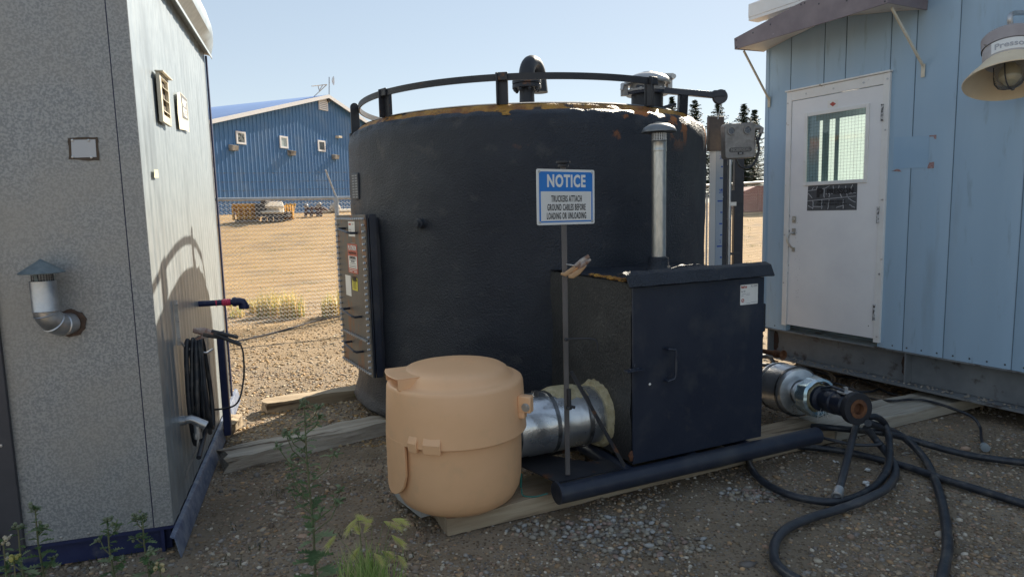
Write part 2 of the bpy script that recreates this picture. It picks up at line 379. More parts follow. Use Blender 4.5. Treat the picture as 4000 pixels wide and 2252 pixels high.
# ================================================================ LEFT SHED
lv=head(-16.9); ln=Vector((lv.y,-lv.x,0)); P0=onz(437,1318,.13); P0.z=0
ZB,ZT=.13,2.90; LEN=2.38
def LW(s,o,z): return P0+lv*s+ln*o+UP*z
shed=thing('metal_shed','galvanized steel shed on a navy skid, at the left edge','shed',LW(0,0,0))
b=MB()  # ribbed side wall, a solid sheet
prof=[]; s=0.0
prof+= [(0,0),(.10,0)]
s=.10
while s<LEN-.2:
    prof+=[(s,0),(s+.02,.0035),(s+.045,.0035),(s+.065,0),(s+.12,0),(s+.125,.0012),(s+.135,.0012),(s+.14,0)]; s+=.19
prof.append((LEN,0))
vs=[];fs=[]
for (s,o) in prof: vs+=[LW(s,o,ZB),LW(s,o,ZT+.02)]
n=len(prof)
for i in range(n-1): fs.append((2*i,2*i+2,2*i+3,2*i+1))
for (s,o) in prof: vs+=[LW(s,-.05,ZB),LW(s,-.05,ZT+.02)]
for i in range(n-1): k=2*n; fs.append((k+2*i,k+2*i+1,k+2*i+3,k+2*i+2)); fs.append((2*i,k+2*i,k+2*i+2,2*i+2)); fs.append((2*i+1,2*i+3,k+2*i+3,k+2*i+1))
fs+=[(0,1,2*n+1,2*n),(2*n-2,4*n-2,4*n-1,2*n-1)]
b.add(vs,fs); b.obj('side_wall',m_galv_side,shed,ang=20)
MF=frame(P0,-ln,-lv)   # front face: x to the left, y?  (x=-ln, z=-lv) -> y = z cross x
def FB(b,x0,x1,z0,z1,o0,o1):   # box on the front face; x leftwards from the corner, o outwards
    vs=[P0-ln*x-lv*o+UP*z for x in (x0,x1) for o in (o0,o1) for z in (z0,z1)]
    b.add(vs,[(0,1,3,2),(4,6,7,5),(0,4,5,1),(2,3,7,6),(0,2,6,4),(1,5,7,3)])
b=MB(); FB(b,.0015,.083,ZB,3.4,0,.003); FB(b,.088,.615,ZB,3.4,0,.002); b.obj('front_wall',m_galv,shed)
b=MB(); FB(b,.02,3.0,ZB,3.4,-.06,-.002); FB(b,.0852,.0858,ZB,3.4,-.002,.0005)
b.obj('wall_core',m_ink,shed)
b=MB(); FB(b,.612,.70,ZB-.01,3.4,.002,.022); b.obj('door_trim',m_darkgrey,shed,bevel=.002)
b=MB(); FB(b,.72,1.7,ZB,3.4,-.002,.010); b.obj('door',m_darkgrey,shed,bevel=.002)
b=MB(); FB(b,.70,.72,.14,.22,.0,.03); FB(b,.715,.76,.13,.20,.012,.03); b.obj('sill_bracket',m_steel,shed)
b=MB()
for z in (.20,.62,1.04,1.46,1.9,2.3): 
    p=P0-ln*.655-lv*.022+UP*z; b.lathe([(0.0001,.004),(.007,.003),(.008,0)],frame(p,ln,-lv),10)
for x in (.05,.14,.25,.36,.47,.57):
    p=P0-ln*x-lv*.003+UP*(ZB+.018); b.lathe([(0.0001,.003),(.006,.002),(.007,0)],frame(p,ln,-lv),10)
b.parts('screw',m_steel,shed)
b=MB()  # back, far end, roof
vs=[LW(0,-.06,ZB),LW(LEN,-.06,ZB),LW(LEN,-3,ZB),LW(0,-3,ZB)]; 
top=[v+UP*(3.0-ZB) for v in vs]
b.add(vs+top,[(0,1,2,3),(1,5,6,2),(2,6,7,3),(0,4,7,3)]); b.obj('rear_wall',m_navy,shed)
b=MB()
def strip(b,sec,s0,s1):
    k=len(sec); vs=[LW(s0,o,z) for o,z in sec]+[LW(s1,o,z) for o,z in sec]
    b.add(vs,[tuple(range(k)),tuple(range(2*k-1,k-1,-1))]+[(i,(i+1)%k,k+(i+1)%k,k+i) for i in range(k)])
strip(b,[(-.02,2.885),(.045,2.865),(.048,2.845),(.053,2.845),(.051,2.87),(-.02,2.893)],-.03,LEN+.03); b.obj('eave_flashing',m_galv_side,shed)
b=MB(); 
secs=[]
for k in range(14):
    s=-.03+(LEN+.16)*k/13.0; e=1.0 if k<12 else (.8 if k==12 else .35)
    j=random.uniform(-.003,.003)
    secs.append([LW(s,.035+j,2.897),LW(s,.035+.055*e,2.96+.02*(1-e)),LW(s,.02+.075*e,3.03),LW(s,.02+.045*e,3.13-.03*(1-e)),LW(s,-.06,3.19-.06*(1-e)),LW(s,-3,3.5),LW(s,-3,2.897)])
vs=[p for q in secs for p in q]; K=7
fs=[(i*K+j,i*K+(j+1)%K,(i+1)*K+(j+1)%K,(i+1)*K+j) for i in range(13) for j in range(K)]+[tuple(range(K)),tuple(13*K+j for j in range(K))[::-1]]
b.add(vs,fs); b.obj('roof_cap',m_galv_side,shed)
b=MB(); strip(b,[(.004,ZB),(.018,ZB),(.018,2.86),(.004,2.86)],LEN-.012,LEN+.02); b.obj('corner_trim',m_navy,shed)
b=MB(); strip(b,[(-.06,0.0),(-.045,0.0),(-.045,.115),(-.06,.115)],0,LEN)
FB(b,.02,3,.0,.112,-.055,-.035); FB(b,.0,3,.112,.128,-.055,-.0); b.obj('skid_beam',m_navy,shed)
b=MB(); strip(b,[(.0,.118),(.020,.112),(.026,.104),(.044,.004),(.038,.002),(.018,.100),(.0,.110)],-.10,LEN+.3); b.obj('side_channel',m_navyworn,shed,bevel=.002)
b=MB(); 
q=onz(572,1088,.07); zt0=ony(572,832,q.y).z; Mq=Matrix(((ln.x,lv.x,0,q.x),(ln.y,lv.y,0,q.y),(0,0,1,0),(0,0,0,1)))
b.box((0,0,(zt0+.05)/2),(.045,.010,zt0-.05),Mq); b.box((.022,.035,(zt0+.05)/2),(.006,.06,zt0-.052),Mq); b.obj('end_channel',m_navy,shed,bevel=.003)
# louvre vent
def onL(x,y,o=0.0): return onpl(x,y,P0+ln*o,ln)
vt=MB(); sl_=MB(); bx=MB()
s0=(onL(402,200,.03)-P0).dot(lv); s1=(onL(431,300,.03)-P0).dot(lv); z0=onL(416,318,.03).z+.02; z1=onL(416,186,.03).z-.02
def LB(b,a0,a1,o0,o1,c0,c1):
    vs=[LW(a,o,z) for a in (a0,a1) for o in (o0,o1) for z in (c0,c1)]
    b.add(vs,[(0,1,3,2),(4,6,7,5),(0,4,5,1),(2,3,7,6),(0,2,6,4),(1,5,7,3)])
LB(vt,s0,s0+.035,.012,.03,z0,z1); LB(vt,s1-.02,s1,.012,.03,z0,z1); LB(vt,s0+.035,s1-.02,.013,.029,z0,z0+.04); LB(vt,s0+.035,s1-.02,.013,.029,z1-.02,z1)
LB(vt,s0-.01,s1+.015,.01,.05,z1,z1+.006); 
lo=vt.obj('louver_vent',m_cream,shed,bevel=.001)
bx=MB(); LB(bx,s0+.02,s1-.01,.010,.0135,z0+.02,z1-.01); bx.obj('opening',mat('vent_dark',(.10,.085,.07),rough=.8),lo)
for k in range(4):
    zc=z0+.065+k*.06; b=MB(); a,c=s0+.034,s1-.019
    vs=[LW(a,.014,zc+.012),LW(c,.014,zc+.012),LW(c,.034,zc-.006),LW(a,.034,zc-.006),LW(a,.014,zc+.009),LW(c,.014,zc+.009),LW(c,.034,zc-.009),LW(a,.034,zc-.009)]
    b.add(vs,[(0,1,2,3),(7,6,5,4),(0,4,5,1),(1,5,6,2),(2,6,7,3),(3,7,4,0)]); b.obj('slat',m_cream,lo)
# decal
ps=[onL(x,y,.0165) for x,y in [(445,234),(452,232),(457,236),(462,241),(466,246),(470,250),(471,262),(474,303),(476,333),(468,328),(452,325),(447,285)]]
b=MB(); b.add(ps+[p+ln*.0006 for p in ps],[tuple(range(12)),tuple(range(23,11,-1))]+[(i,(i+1)%12,12+(i+1)%12,12+i) for i in range(12)])
dc=b.obj('decal',mat('peeling_cream_decal',(.74,.66,.48),(.80,.74,.60),rough=.5,scale=12),shed)
ps=[onL(x,y,.0175) for x,y in [(453,233),(470,251),(473,304),(459,297),(457,262)]]
b=MB(); b.add(ps+[p+ln*.0004 for p in ps],[(0,1,2,3,4),(9,8,7,6,5)]+[(i,(i+1)%5,5+(i+1)%5,5+i) for i in range(5)]); b.obj('decal_dark_field',mat('decal_grey',(.12,.12,.12),rough=.5),dc)
Mt=frame(onL(464,262,.0185),lv,ln); text('decal_text','PRINT',.062,m_label,Mt,dc,sx=.85,off=.003)
Mt=frame(onL(466,285,.0185),lv,ln); text('decal_text','PILES',.068,m_label,Mt,dc,sx=.85,off=.003)
b=MB(); ps=[onL(x,y,.0135) for x,y in [(388,426),(397,427),(399,447),(388,447)]]; b.add(ps+[p+ln*.0006 for p in ps],[(0,1,2,3),(7,6,5,4),(0,4,5,1),(1,5,6,2),(2,6,7,3),(3,7,4,0)]); b.obj('small_sticker',mat('cream_sticker',(.72,.64,.46),rough=.5),shed)
# blank plate with brown sealant on front wall
def onF(x,y,o=0.0): return onpl(x,y,P0-lv*o,-lv)
def plate(b,pts,o,t):
    ps=[onF(x,y,o) for x,y in pts]; k=len(ps); qs=[p-lv*t for p in ps]
    b.add(ps+qs,[tuple(range(k)),tuple(range(2*k-1,k-1,-1))]+[(i,(i+1)%k,k+(i+1)%k,k+i) for i in range(k)])
b=MB(); out=[]
for (xa,ya),(xb,yb) in zip([(171,347),(246,344),(250,404),(174,402)],[(246,344),(250,404),(174,402),(171,347)]):
    for k in range(6): out.append((xa+(xb-xa)*k/6+random.uniform(-1.5,1.5),ya+(yb-ya)*k/6+random.uniform(-1.5,1.5)))
plate(b,out,.002,.003); b.obj('sealant',mat('brown_sealant',(.045,.026,.014),(.07,.04,.02),rough=.4,scale=40),shed)
b=MB(); plate(b,[(179,352),(240,351),(243,395),(181,397)],.0052,.002); pl=b.obj('blank_plate',mat('plate_white',(.50,.51,.53),rough=.45),shed)
b=MB()
for x,y in [(182,353),(223,353),(183,395),(230,396)]: b.lathe([(0.0001,.005),(.005,.004),(.006,0)],frame(onF(x,y,.0072),ln,-lv),8)
b.parts('rivet',m_steel,pl)
# flue elbow
fl=MB(); c0=onF(178,812,0); ax=-lv
rr=.048
el=[c0+ax*.0]; 
pts=[c0+ax*.0, c0+ax*.03]
R=.075
Hc=c0+ax*.03+UP*R
for k in range(1,9):
    a=k/8*math.pi/2; pts.append(Hc+ax*(R*math.sin(a))-UP*(R*math.cos(a)))
side=-ln*.055
top_=pts[-1]
pts=[p+side*min(1,max(0,(p-c0).length/.12)) for p in pts]
fl.tube(pts,rr,24,caps=False); 
flt=tag(fl.obj('flue_elbow',m_steel,shed),None,None)
f2=MB(); e=pts[-1]; f2.lathe([(rr+.0015,-.005),(rr+.003,.0),(rr+.0015,.004),(rr+.0015,.13),(rr-.001,.13),(rr-.001,-.005)],Matrix.Translation(e),32)
for k in range(3):
    i=[2,5,8][k]; t=(pts[i+1 if i<9 else i]-pts[i-1]).normalized(); f2.lathe([(rr,-.003),(rr+.004,0),(rr,.003)],frame(pts[i],t.orthogonal(),t),24)
f2.obj('flue_collar',m_steel,flt)
f3=MB(); f3.lathe([(rr-.006,.128),(rr-.006,.175)],Matrix.Translation(e),32)
mm=m_ink
f3=MB()
for k in range(24):
    a=k/24*6.283; f3.tube([e+Vector((.040*math.cos(a),.040*math.sin(a),.125)),e+Vector((.040*math.cos(a),.040*math.sin(a),.172))],.0009,3)
for z in np.arange(.128,.172,.008):
    f3.tube([e+Vector((.040*math.cos(k/20*6.283),.040*math.sin(k/20*6.283),z)) for k in range(20)],.0009,3,closed=True)
f3.obj('bird_screen',m_ink,flt)
f4=MB(); f4.lathe([(.0001,.225),(.088,.166),(.087,.163),(.0001,.22)],Matrix.Translation(e),32)
for a in (0.6,2.7,4.8): f4.box((0,0,0),(.014,.002,.055),Matrix.Translation(e+Vector((.046*math.cos(a),.046*math.sin(a),.15)))@Matrix.Rotation(a+1.57,4,'Z')@Matrix.Rotation(.25,4,'X'))
f4.obj('flue_cap',mat('grey_galvanized',(.16,.20,.22),(.24,.28,.29),rough=.5,metal=.4,scale=30),flt)
f5=MB(); pr=[]
for k in range(26):
    a=k/26*6.283; pr.append((.062*math.cos(a)*random.uniform(.93,1.1),.062*math.sin(a)*random.uniform(.93,1.1)))
f5.prism(pr,.002,.012,frame(c0,ln,-lv)); f5.obj('flue_sealant',mat('rust_sealant',(.10,.055,.035),(.06,.035,.025),rough=.6,scale=40,bump=.4),flt)
# capped drain pipe with pink tape
pc=onL(500,764,0); d=(ln*.97+lv*.0+UP*.0).normalized(); L=.26
q=MB(); q.tube([pc-ln*.02,pc+ln*.22],.019,16); dp=tag(q.obj('drain_pipe',m_navy,shed),None,None)
q=MB(); q.tube([pc+ln*.20,pc+ln*.245,pc+ln*.262-UP*.004,pc+ln*.27-UP*.02,pc+ln*.27-UP*.045],.026,16); q.lathe([(.024,-.012),(.033,-.012),(.033,.012),(.024,.012)],frame(pc+ln*.27-UP*.036,ln,UP),20)
q.lathe([(.024,-.01),(.031,-.01),(.031,.01),(.024,.01)],frame(pc+ln*.215,lv,ln),20); q.obj('elbow_fitting',m_navy,dp)
q=MB()
for k in range(3): q.lathe([(.020,-.012),(.024,-.006),(.022,.0),(.025,.007),(.020,.013)],frame(pc+ln*(.15+.014*k),lv,ln+lv*random.uniform(-.3,.3)),14)
for k in range(6):
    a=random.uniform(0,6.28); p=pc+ln*(.10+.016*k)+lv*(.02*math.cos(a)); q.add([p+UP*.02,p+ln*.012+UP*.018,p+ln*.006-UP*random.uniform(.02,.05)],[(0,1,2)])
q.obj('flagging_tape',m_pink,dp)
# hook bracket
q=MB(); hA=onL(442,765,.014); q.box((0,0,0),(.02,.005,.24),Matrix.Translation(hA-UP*.10)@Matrix.Rotation(rad(16.9),4,'Z'))
hk=[hA-UP*.20+ln*.003,hA-UP*.24+ln*.03,hA-UP*.27+ln*.07,hA-UP*.285+ln*.12,hA-UP*.27+ln*.15]
hk=[p+lv*.022*i for i,p in enumerate(hk)]
q.tube(hk,.006,8)
for z in (.0,.09,.18): bolt(q,hA+ln*.004-UP*z,ln,.007,.008)
tag(q.obj('hose_hook',m_steel,shed),None,None)
# conduit fitting
fc=onL(452,1058,.0)
q=MB(); q.lathe([(.0001,0),(.026,0),(.026,.03),(.018,.035),(.018,.05)],frame(fc,lv,ln),16); q.tube([fc+ln*.02,fc+ln*.055+UP*.004,fc+ln*.08-UP*.008,fc+ln*.095-UP*.03],.022,16); q.tube([fc+ln*.07-UP*.004,fc+ln*.125-UP*.04],.023,16)
q.tube([fc+ln*.082-UP*.015,fc+ln*.082-UP*.08],.018,16); q.lathe([(.012,-.03),(.021,-.03),(.021,.0),(.012,.0)],frame(fc+ln*.082-UP*.075,ln,UP),6)
q.obj('conduit_fitting',m_steel,shed)
q=MB(); p=fc+ln*.082-UP*.10; q.tube(catmull([p,p-UP*.06-ln*.01,p-UP*.14-ln*.05,p-UP*.24-ln*.09,p-UP*.30-ln*.105]),.007,8); q.obj('conduit',m_steel,shed)
# cable coil hanging on the hook
cc=thing('ground_cable_coil','coil of black grounding cable hung from the shed wall hook','cable',LW(.9,.1,.3))
hang=onL(500,856,.10)
q=MB(); lens=[.58,.52,.56,.49,.54,.51]
for k,Lk in enumerate(lens):
    o1=.05+.018*k; pts=[]
    for t in range(28):
        a=t/28*2*math.pi
        wd=.045+.010*(k%3)
        z=math.cos(a); xx=math.sin(a)*wd*(1.0 if z<0.2 else .75)
        pts.append(Vector((hang.x,hang.y,0))+lv*(xx+.012*math.sin(k*2.1)-.03+.012*k)+ln*(-.05+.014*k+.012*math.sin(a+k))+UP*(hang.z+.01-Lk/2+z*Lk/2))
    q.tube(pts,.0125,8,closed=True)
q.obj('cable',m_black,cc)
cl=onL(512,838,.14)
q=MB(); t=head(75); 
q.tube([cl,cl+t*.10-UP*.03],[.02,.012],8,flat=.5); q.tube([cl+t*.05-UP*.005,cl+t*.18-UP*.075],.011,10); q.tube([cl+t*.04+UP*.01,cl+t*.17-UP*.035],.010,10); q.obj('clamp_handles',m_black,cc)
q=MB(); q.tube([cl-t*.05+UP*.02,cl+t*.0+UP*.01,cl+t*.06-UP*.012],[.012,.022,.016],8,flat=.45); q.tube([cl-t*.04-UP*.03,cl+t*.03-UP*.005],[.006,.016],8,flat=.45); q.obj('clamp_jaws',mat('rusty_copper',(.24,.13,.10),(.45,.40,.38),rough=.5,metal=.4,scale=40),cc)
q=MB(); e=cl+t*.18-UP*.075; g2=onL(525,1050,.10); q.tube(catmull([e,e-UP*.06+t*.01,e-UP*.2-t*.0,e-UP*.33-t*.05,g2+UP*.04,g2]),.005,7); q.obj('lead_wire',m_black,cc)
q=MB(); g3=onL(500,1150,.10); q.tube([g2,(g2+g3)/2,g3],.013,8); q.obj('cable_end',m_black,cc)
# splintered wood at far corner
def timber(name,label,A,B,wd,h,m,group=None,z0=0.0,rough=0.0,cat='timber',nseg=24):
    A=Vector(A);B=Vector(B);A.z=0;B.z=0; u=(B-A).normalized(); v=Vector((-u.y,u.x,0)); L=(B-A).length; b=MB(); vs=[]
    for i in range(nseg+1):
        s=L*i/nseg
        for (a,c) in [(0,0),(.5,0),(1,0),(1,.5),(1,1),(.66,1),(.33,1),(0,1),(0,.5)]:
            j=rough*(noise.noise(Vector((s*3,a*9,c*9+z0)))*.8+noise.noise(Vector((s*25,a*14,c*14)))*.45); e=0
            if rough and i in (0,): e=random.uniform(-.09,.04)*rough*25
            p=A+u*(s+e)+v*(a*wd+j*.6)+UP*(z0+c*h+(j if c>0 else 0)+ .002); vs.append(p)
    K=9; fs=[(i*K+j,i*K+(j+1)%K,(i+1)*K+(j+1)%K,(i+1)*K+j) for i in range(nseg) for j in range(K)]+[tuple(range(K)),tuple(nseg*K+j for j in range(K))[::-1]]
    b.add(vs,fs); return tag(b.obj(name,m,ang=40,bevel=0),label,cat,group)
timber('splintered_board','splintered end of board poking out under the shed corner',LW(1.62,.05,0),LW(1.95,.13,0),.09,.09,m_wood,rough=.03)
timber('timber_beam','grey cracked and rotting timber lying left of the tank',onz(575,1190),onz(1010,1085),.20,.10,m_woodg,'timbers lying on the gravel',rough=.020)
timber('timber_beam','short sunlit brown timber tucked behind the left side of the tank',onz(672,1040),onz(925,1000),.17,.085,m_wood,'timbers lying on the gravel',rough=.012)
Tu=head(65); T0=Vector((-.343,3.092,0))
timber('timber_beam','long timber under the skid pipe and the peach drum',T0,T0+Tu*2.75,.29,.088,m_wood,'timbers lying on the gravel',rough=.008)
timber('timber_beam','pale flat plank running from the skid to under the blue building',T0+Tu*2.77-Vector((0,0,0)),T0+Tu*5.1,.31,.080,mat('pale_plank',(.34,.30,.24),(.46,.42,.35),rough=.85,scale=14,rotz=rad(-25),stretch=(.12,1.6,1.6),bump=.5,bscale=30,stain=(.16,.13,.10),sscale=8,slo=.55,shi=.7),'timbers lying on the gravel',rough=.01)
# ================================================================ TANK
TC=Vector((.15,5.74,0)); TR=1.49
tank=thing('storage_tank','big round black foam-coated storage tank in the middle','tank',TC+UP*.1)
def foamd(a,z,r):
    p=Vector((math.cos(a)*r,math.sin(a)*r,z))
    k=min(1,r/.5)
    return k*(.018*noise.noise(p*1.4)+.007*noise.noise(p*6)+.003*noise.noise(p*19)+(.022*noise.noise(p*13) if z>2.2 else 0))
b=MB(); prof=[(1.52,.10),(1.545,.13),(1.53,.17)]
prof+=[(TR+.03*math.exp(-(z-.17)*9),z) for z in np.linspace(.2,2.12,70)]
for k in range(1,9):
    a=k/8*math.pi/2; prof.append((TR-.075+.075*math.cos(a),2.12+.13*math.sin(a)))
b.lathe(prof,Matrix.Translation(TC),300,disp=foamd); 
m_shell=m_foam.copy(); m_shell.name='foam_shell_with_rust'; n_=m_shell.node_tree; pb=n_.nodes['Principled BSDF']; src=pb.inputs['Base Color'].links[0].from_socket
tc_=n_.nodes.new('ShaderNodeTexCoord'); sx_=n_.nodes.new('ShaderNodeSeparateXYZ'); n_.links.new(tc_.outputs['Object'],sx_.inputs[0])
mr=n_.nodes.new('ShaderNodeMapRange'); mr.inputs[1].default_value=1.88; mr.inputs[2].default_value=2.12; mr.inputs[3].default_value=0; mr.inputs[4].default_value=1; n_.links.new(sx_.outputs[2],mr.inputs[0])
mxr=n_.nodes.new('ShaderNodeMapRange'); mxr.inputs[1].default_value=-1.2; mxr.inputs[2].default_value=1.0; mxr.inputs[3].default_value=-.06; mxr.inputs[4].default_value=.05; n_.links.new(sx_.outputs[0],mxr.inputs[0])
tn_=n_.nodes.new('ShaderNodeTexNoise'); tn_.inputs['Scale'].default_value=4.5; tn_.inputs['Detail'].default_value=7; n_.links.new(tc_.outputs['Object'],tn_.inputs['Vector'])
ad=n_.nodes.new('ShaderNodeMath'); ad.operation='ADD'; n_.links.new(tn_.outputs[0],ad.inputs[0]); n_.links.new(mxr.outputs[0],ad.inputs[1])
th_=n_.nodes.new('ShaderNodeMapRange'); th_.inputs[1].default_value=.63; th_.inputs[2].default_value=.66; n_.links.new(ad.outputs[0],th_.inputs[0])
mu=n_.nodes.new('ShaderNodeMath'); mu.operation='MULTIPLY'; n_.links.new(th_.outputs[0],mu.inputs[0]); n_.links.new(mr.outputs[0],mu.inputs[1])
mx=n_.nodes.new('ShaderNodeMix'); mx.data_type='RGBA'; n_.links.new(mu.outputs[0],mx.inputs[0]); n_.links.new(src,mx.inputs[6]); mx.inputs[7].default_value=(.42,.14,.025,1); n_.links.new(mx.outputs[2],pb.inputs['Base Color'])
tb=b.obj('foam_shell',m_shell,tank,ang=60)
b=MB(); 
def yd(a,z,r): return .012*noise.noise(Vector((math.cos(a)*14,math.sin(a)*14,z*8)))
b.lathe([(1.455,2.21),(1.43,2.245),(1.40,2.278),(1.385,2.288),(1.33,2.292)],Matrix.Translation(TC),240,disp=yd); b.obj('exposed_foam_rim',m_yellow,tank,ang=60)
b=MB(); b.lathe([(1.385,2.292),(1.36,2.302),(1.3,2.310),(.9,2.345),(.4,2.36),(.0001,2.36)],Matrix.Translation(TC),120,disp=lambda a,z,r:0.01*noise.noise(Vector((math.cos(a)*6,math.sin(a)*6,r*5)))); b.obj('roof_deck',mat('worn_grey_roof',(.10,.10,.105),(.18,.18,.18),rough=.6,scale=9,bump=.4,bscale=40),tank)
# rail ring on its posts
RR=1.395; RC=TC+Vector((0.01,-.01,0)); b=MB()
b.lathe([(RR-.006,2.435),(RR+.006,2.435),(RR+.006,2.478),(RR-.006,2.478)],Matrix.Translation(RC),160,closed=True,a0=rad(118),a1=rad(309)); b.obj('rail_ring',m_blackrust,tank,ang=30)
def at_ring(x,y,z=2.455):
    # horizontal direction of the ray, nearest crossing with the ring circle
    d=ray(x,y); d2=Vector((d.x,d.y)).normalized(); c2=Vector((RC.x,RC.y)); t=c2.dot(d2); h=c2-d2*t; q=math.sqrt(max(0,(RR)**2-h.length**2)); p=d2*(t-q); return Vector((p.x,p.y,0))
for x,y in [(967,240),(1262,190),(1640,205)]:
    p=at_ring(x,y); rdir=(p-RC).normalized(); M2=frame(p+UP*2.385,Vector((-rdir.y,rdir.x,0)),rdir)
    b=MB(); b.box((0,0,-.025),(.072,.20,.03),M2); b.box((-.03,0,0),(.012,.195,.06),M2); b.box((0,.075,.012),(.080,.052,.014),M2); b.obj('rail_post',m_blackrust,tank,bevel=.004)
# lifting lug
for (x,y) in [(909,275)]:
    p=TC+Vector((-1.40,-.26,0)); u=Vector((0.30,.95,0)).normalized()
    b=MB(); M2=frame(p+UP*2.2,Vector((.95,-.2,0)),Vector((.2,.95,0)).cross(UP).cross(UP))
    pr=[(-.036,0),(.036,0)]+[(.034*math.cos(a),.27+.034*math.sin(a)) for a in np.linspace(0,math.pi,10)]
    M2=frame(p+UP*2.2,Vector((.9,.43,0)),Vector((.43,-.9,0)))
    b.prism(pr,-.012,.012,M2); b.box((0,.02,0),(.10,.08,.05),M2); lg=b.obj('lifting_lug',m_blackrust,tank,bevel=.003)
    b=MB(); ho=[(.012*math.cos(a),.20+.035*math.sin(a)) for a in np.linspace(0,6.283,14)[:-1]]; b.prism(ho,-.0128,.0128,M2); b.obj('lug_hole',m_ink,lg)
b=MB(); p=TC+Vector((-1.44,.05,1.98)); b.ico(p,(.07,.12,.06),2); b.obj('foam_lump',m_foam,tank)
# name plate box on the left flank
pA=ony(920,470,4.86); nu=head(-38); nn=Vector((-nu.y,nu.x,0)); nn=Vector((-math.cos(rad(38)),-math.sin(rad(38)),0))
Pn=ony(893,470,5.0); 
def onN(x,y): return onpl(x,y,Pn,nn)
a=onN(884,440);c=onN(901,436);d=onN(903,499);e=onN(886,500)
u=(c-a); u.z=0; Wn=u.length; u.normalize()
cen=(a+c+d+e)/4; Mn=frame(cen,-u if (nn.cross(-u)).z>0 else u,nn)
b=MB(); b.box((0,0,-.10),(Wn,.195,.2),Mn); nb=b.obj('nameplate_box',m_blackp,tank,bevel=.004)
b=MB(); b.box((0,0,.002),(Wn*.9,.185,.002),Mn); npl=b.obj('nameplate',mat('nameplate_dark',(.05,.055,.065),rough=.35,metal=.3),nb)
b=MB()
for r_ in range(9):
    for cc_ in (-1,1):
        wv=random.uniform(.25,.4)*Wn; b.box((cc_*Wn*.21,-.08+.02*r_,.0035),(wv,.009,.0008),Mn)
b.obj('nameplate_lines',m_inkgrey,npl)
# bolted clean-out hatch, left flank
hR=onz(938,951,.42); hL=onz(866,906,.42); hu=(hR-hL); HW=hu.length; hu.normalize(); hn=Vector((hu.y,-hu.x,0))
if hn.x>0: hn=-hn
HT=1.60; 
Mh=frame(hL,hu,hn)   # x right, y up, z out
ht=thing('bolted_hatch','tall bolted steel hatch with rust streaks and stickers on the left flank of the tank','hatch',hL)
HH=HT-.42; m_hatch=mat('dark_hatch_steel',(.075,.07,.065),(.11,.105,.10),rough=.45,scale=4,stain=(.17,.075,.035),sscale=6,slo=.54,shi=.58,stretch=(1,1,.4),bump=.05)
b=MB(); b.box((HW/2,HH*.61,-.006),(HW,HH*.78,.012),Mh); b.obj('upper_plate',m_hatch,ht,bevel=.002)
b=MB(); b.box((HW/2,HH*.11,-.008),(HW,HH*.215,.012),Mh); b.obj('lower_plate',m_hatch,ht,bevel=.002)
b=MB(); b.box((HW/2,HH/2,-.085),(HW-.06,HH-.05,.14),Mh); b.box((HW+.0,HH/2,-.055),(.012,HH,.05),Mh); b.box((HW-.02,HH/2,-.019),(.05,HH+.0,.01),Mh); b.box((.02,HH/2,-.019),(.05,HH,.01),Mh)
b.obj('neck_frame',m_blackp,ht,bevel=.002)
b=MB()
for y0 in np.linspace(.03,HH-.03,26):
    for x0 in (.022,HW-.024): b.lathe([(.0001,.0),(.0085,0),(.0085,.018),(.0001,.019)],Mh@Matrix.Translation((x0,y0,.002)),8)
for x0 in np.linspace(.07,HW-.07,13):
    for y0 in (.03,HH*.225,HH-.03): b.lathe([(.0001,.0),(.0085,0),(.0085,.018),(.0001,.019)],Mh@Matrix.Translation((x0,y0,.004)),8)
b.parts('bolt',mat('zinc_bolt',(.55,.57,.60),rough=.35,metal=.5),ht)
for yy in (.135*HH/.96+.02,HH*.38,HH*.905):
    b=MB(); q=[Vector((HW*.33,yy+.01,0)),Vector((HW*.33,yy+.01,.05)),Vector((HW*.33+.03,yy+.005,.065)),Vector((HW*.70,yy-.015,.065)),Vector((HW*.73,yy-.02,.05)),Vector((HW*.73,yy-.02,0))]
    b.tube([Mh@p for p in q],.009,8); b.obj('handle',m_blackp,ht)
def hs(x,y): 
    p=Mh.inverted()@onpl(x,y,hL,hn); return p
def sticker(M2,x0,y0,x1,y1,name,m,parent,z=.0012,tilt=0):
    b=MB(); b.box(((x0+x1)/2,(y0+y1)/2,z),(abs(x1-x0),abs(y1-y0),.0008),M2); return b.obj(name,m,parent)
p=hs(876,557);q=hs(894,595); s1=sticker(Mh,p.x,p.y,q.x,q.y,'inspection_sticker',m_label,ht)
Wd=q.x-p.x; b=MB()
b.box((p.x+Wd*.25,p.y-.02,.0022),(Wd*.35,.014,.0005),Mh); b.obj('sticker_logo',m_red,s1)
b=MB()
for i,(fx,fy,wf) in enumerate([(.72,.02,.3),(.25,.06,.3),(.3,.075,.3),(.6,.16,.6)]): b.box((p.x+Wd*fx,p.y-fy,.0022),(Wd*wf,.005,.0005),Mh)
b.obj('sticker_lines',m_inkgrey,s1)
p=hs(874,612);q=hs(902,690); s2=sticker(Mh,p.x,p.y,q.x,q.y,'red_sticker',m_red,ht); Wd=q.x-p.x; Hd=p.y-q.y
b=MB(); b.box((p.x+Wd/2,p.y-Hd*.62,.0022),(Wd*.86,Hd*.42,.0005),Mh); b.obj('sticker_panel',m_label,s2)
def hm(fx,fy): return Mh@Matrix.Translation((p.x+Wd*fx,p.y-Hd*fy,.003))
text('sticker_text','PLATINUM',.05,m_label,hm(.5,.14),s2,sx=Wd*.86/.245,off=.0012)
text('sticker_text','Energy Services Corp.',.028,m_ink,hm(.5,.30),s2,sx=Wd*.9/.30)
text('sticker_text','SALES-SERVICE-RENTALS',.026,m_ink,hm(.5,.47),s2,sx=Wd*.8/.36,off=.0006)
text('sticker_text','TRUCKS, PARTS',.022,m_inkgrey,hm(.5,.60),s2,sx=Wd*.45/.18)
b=MB()
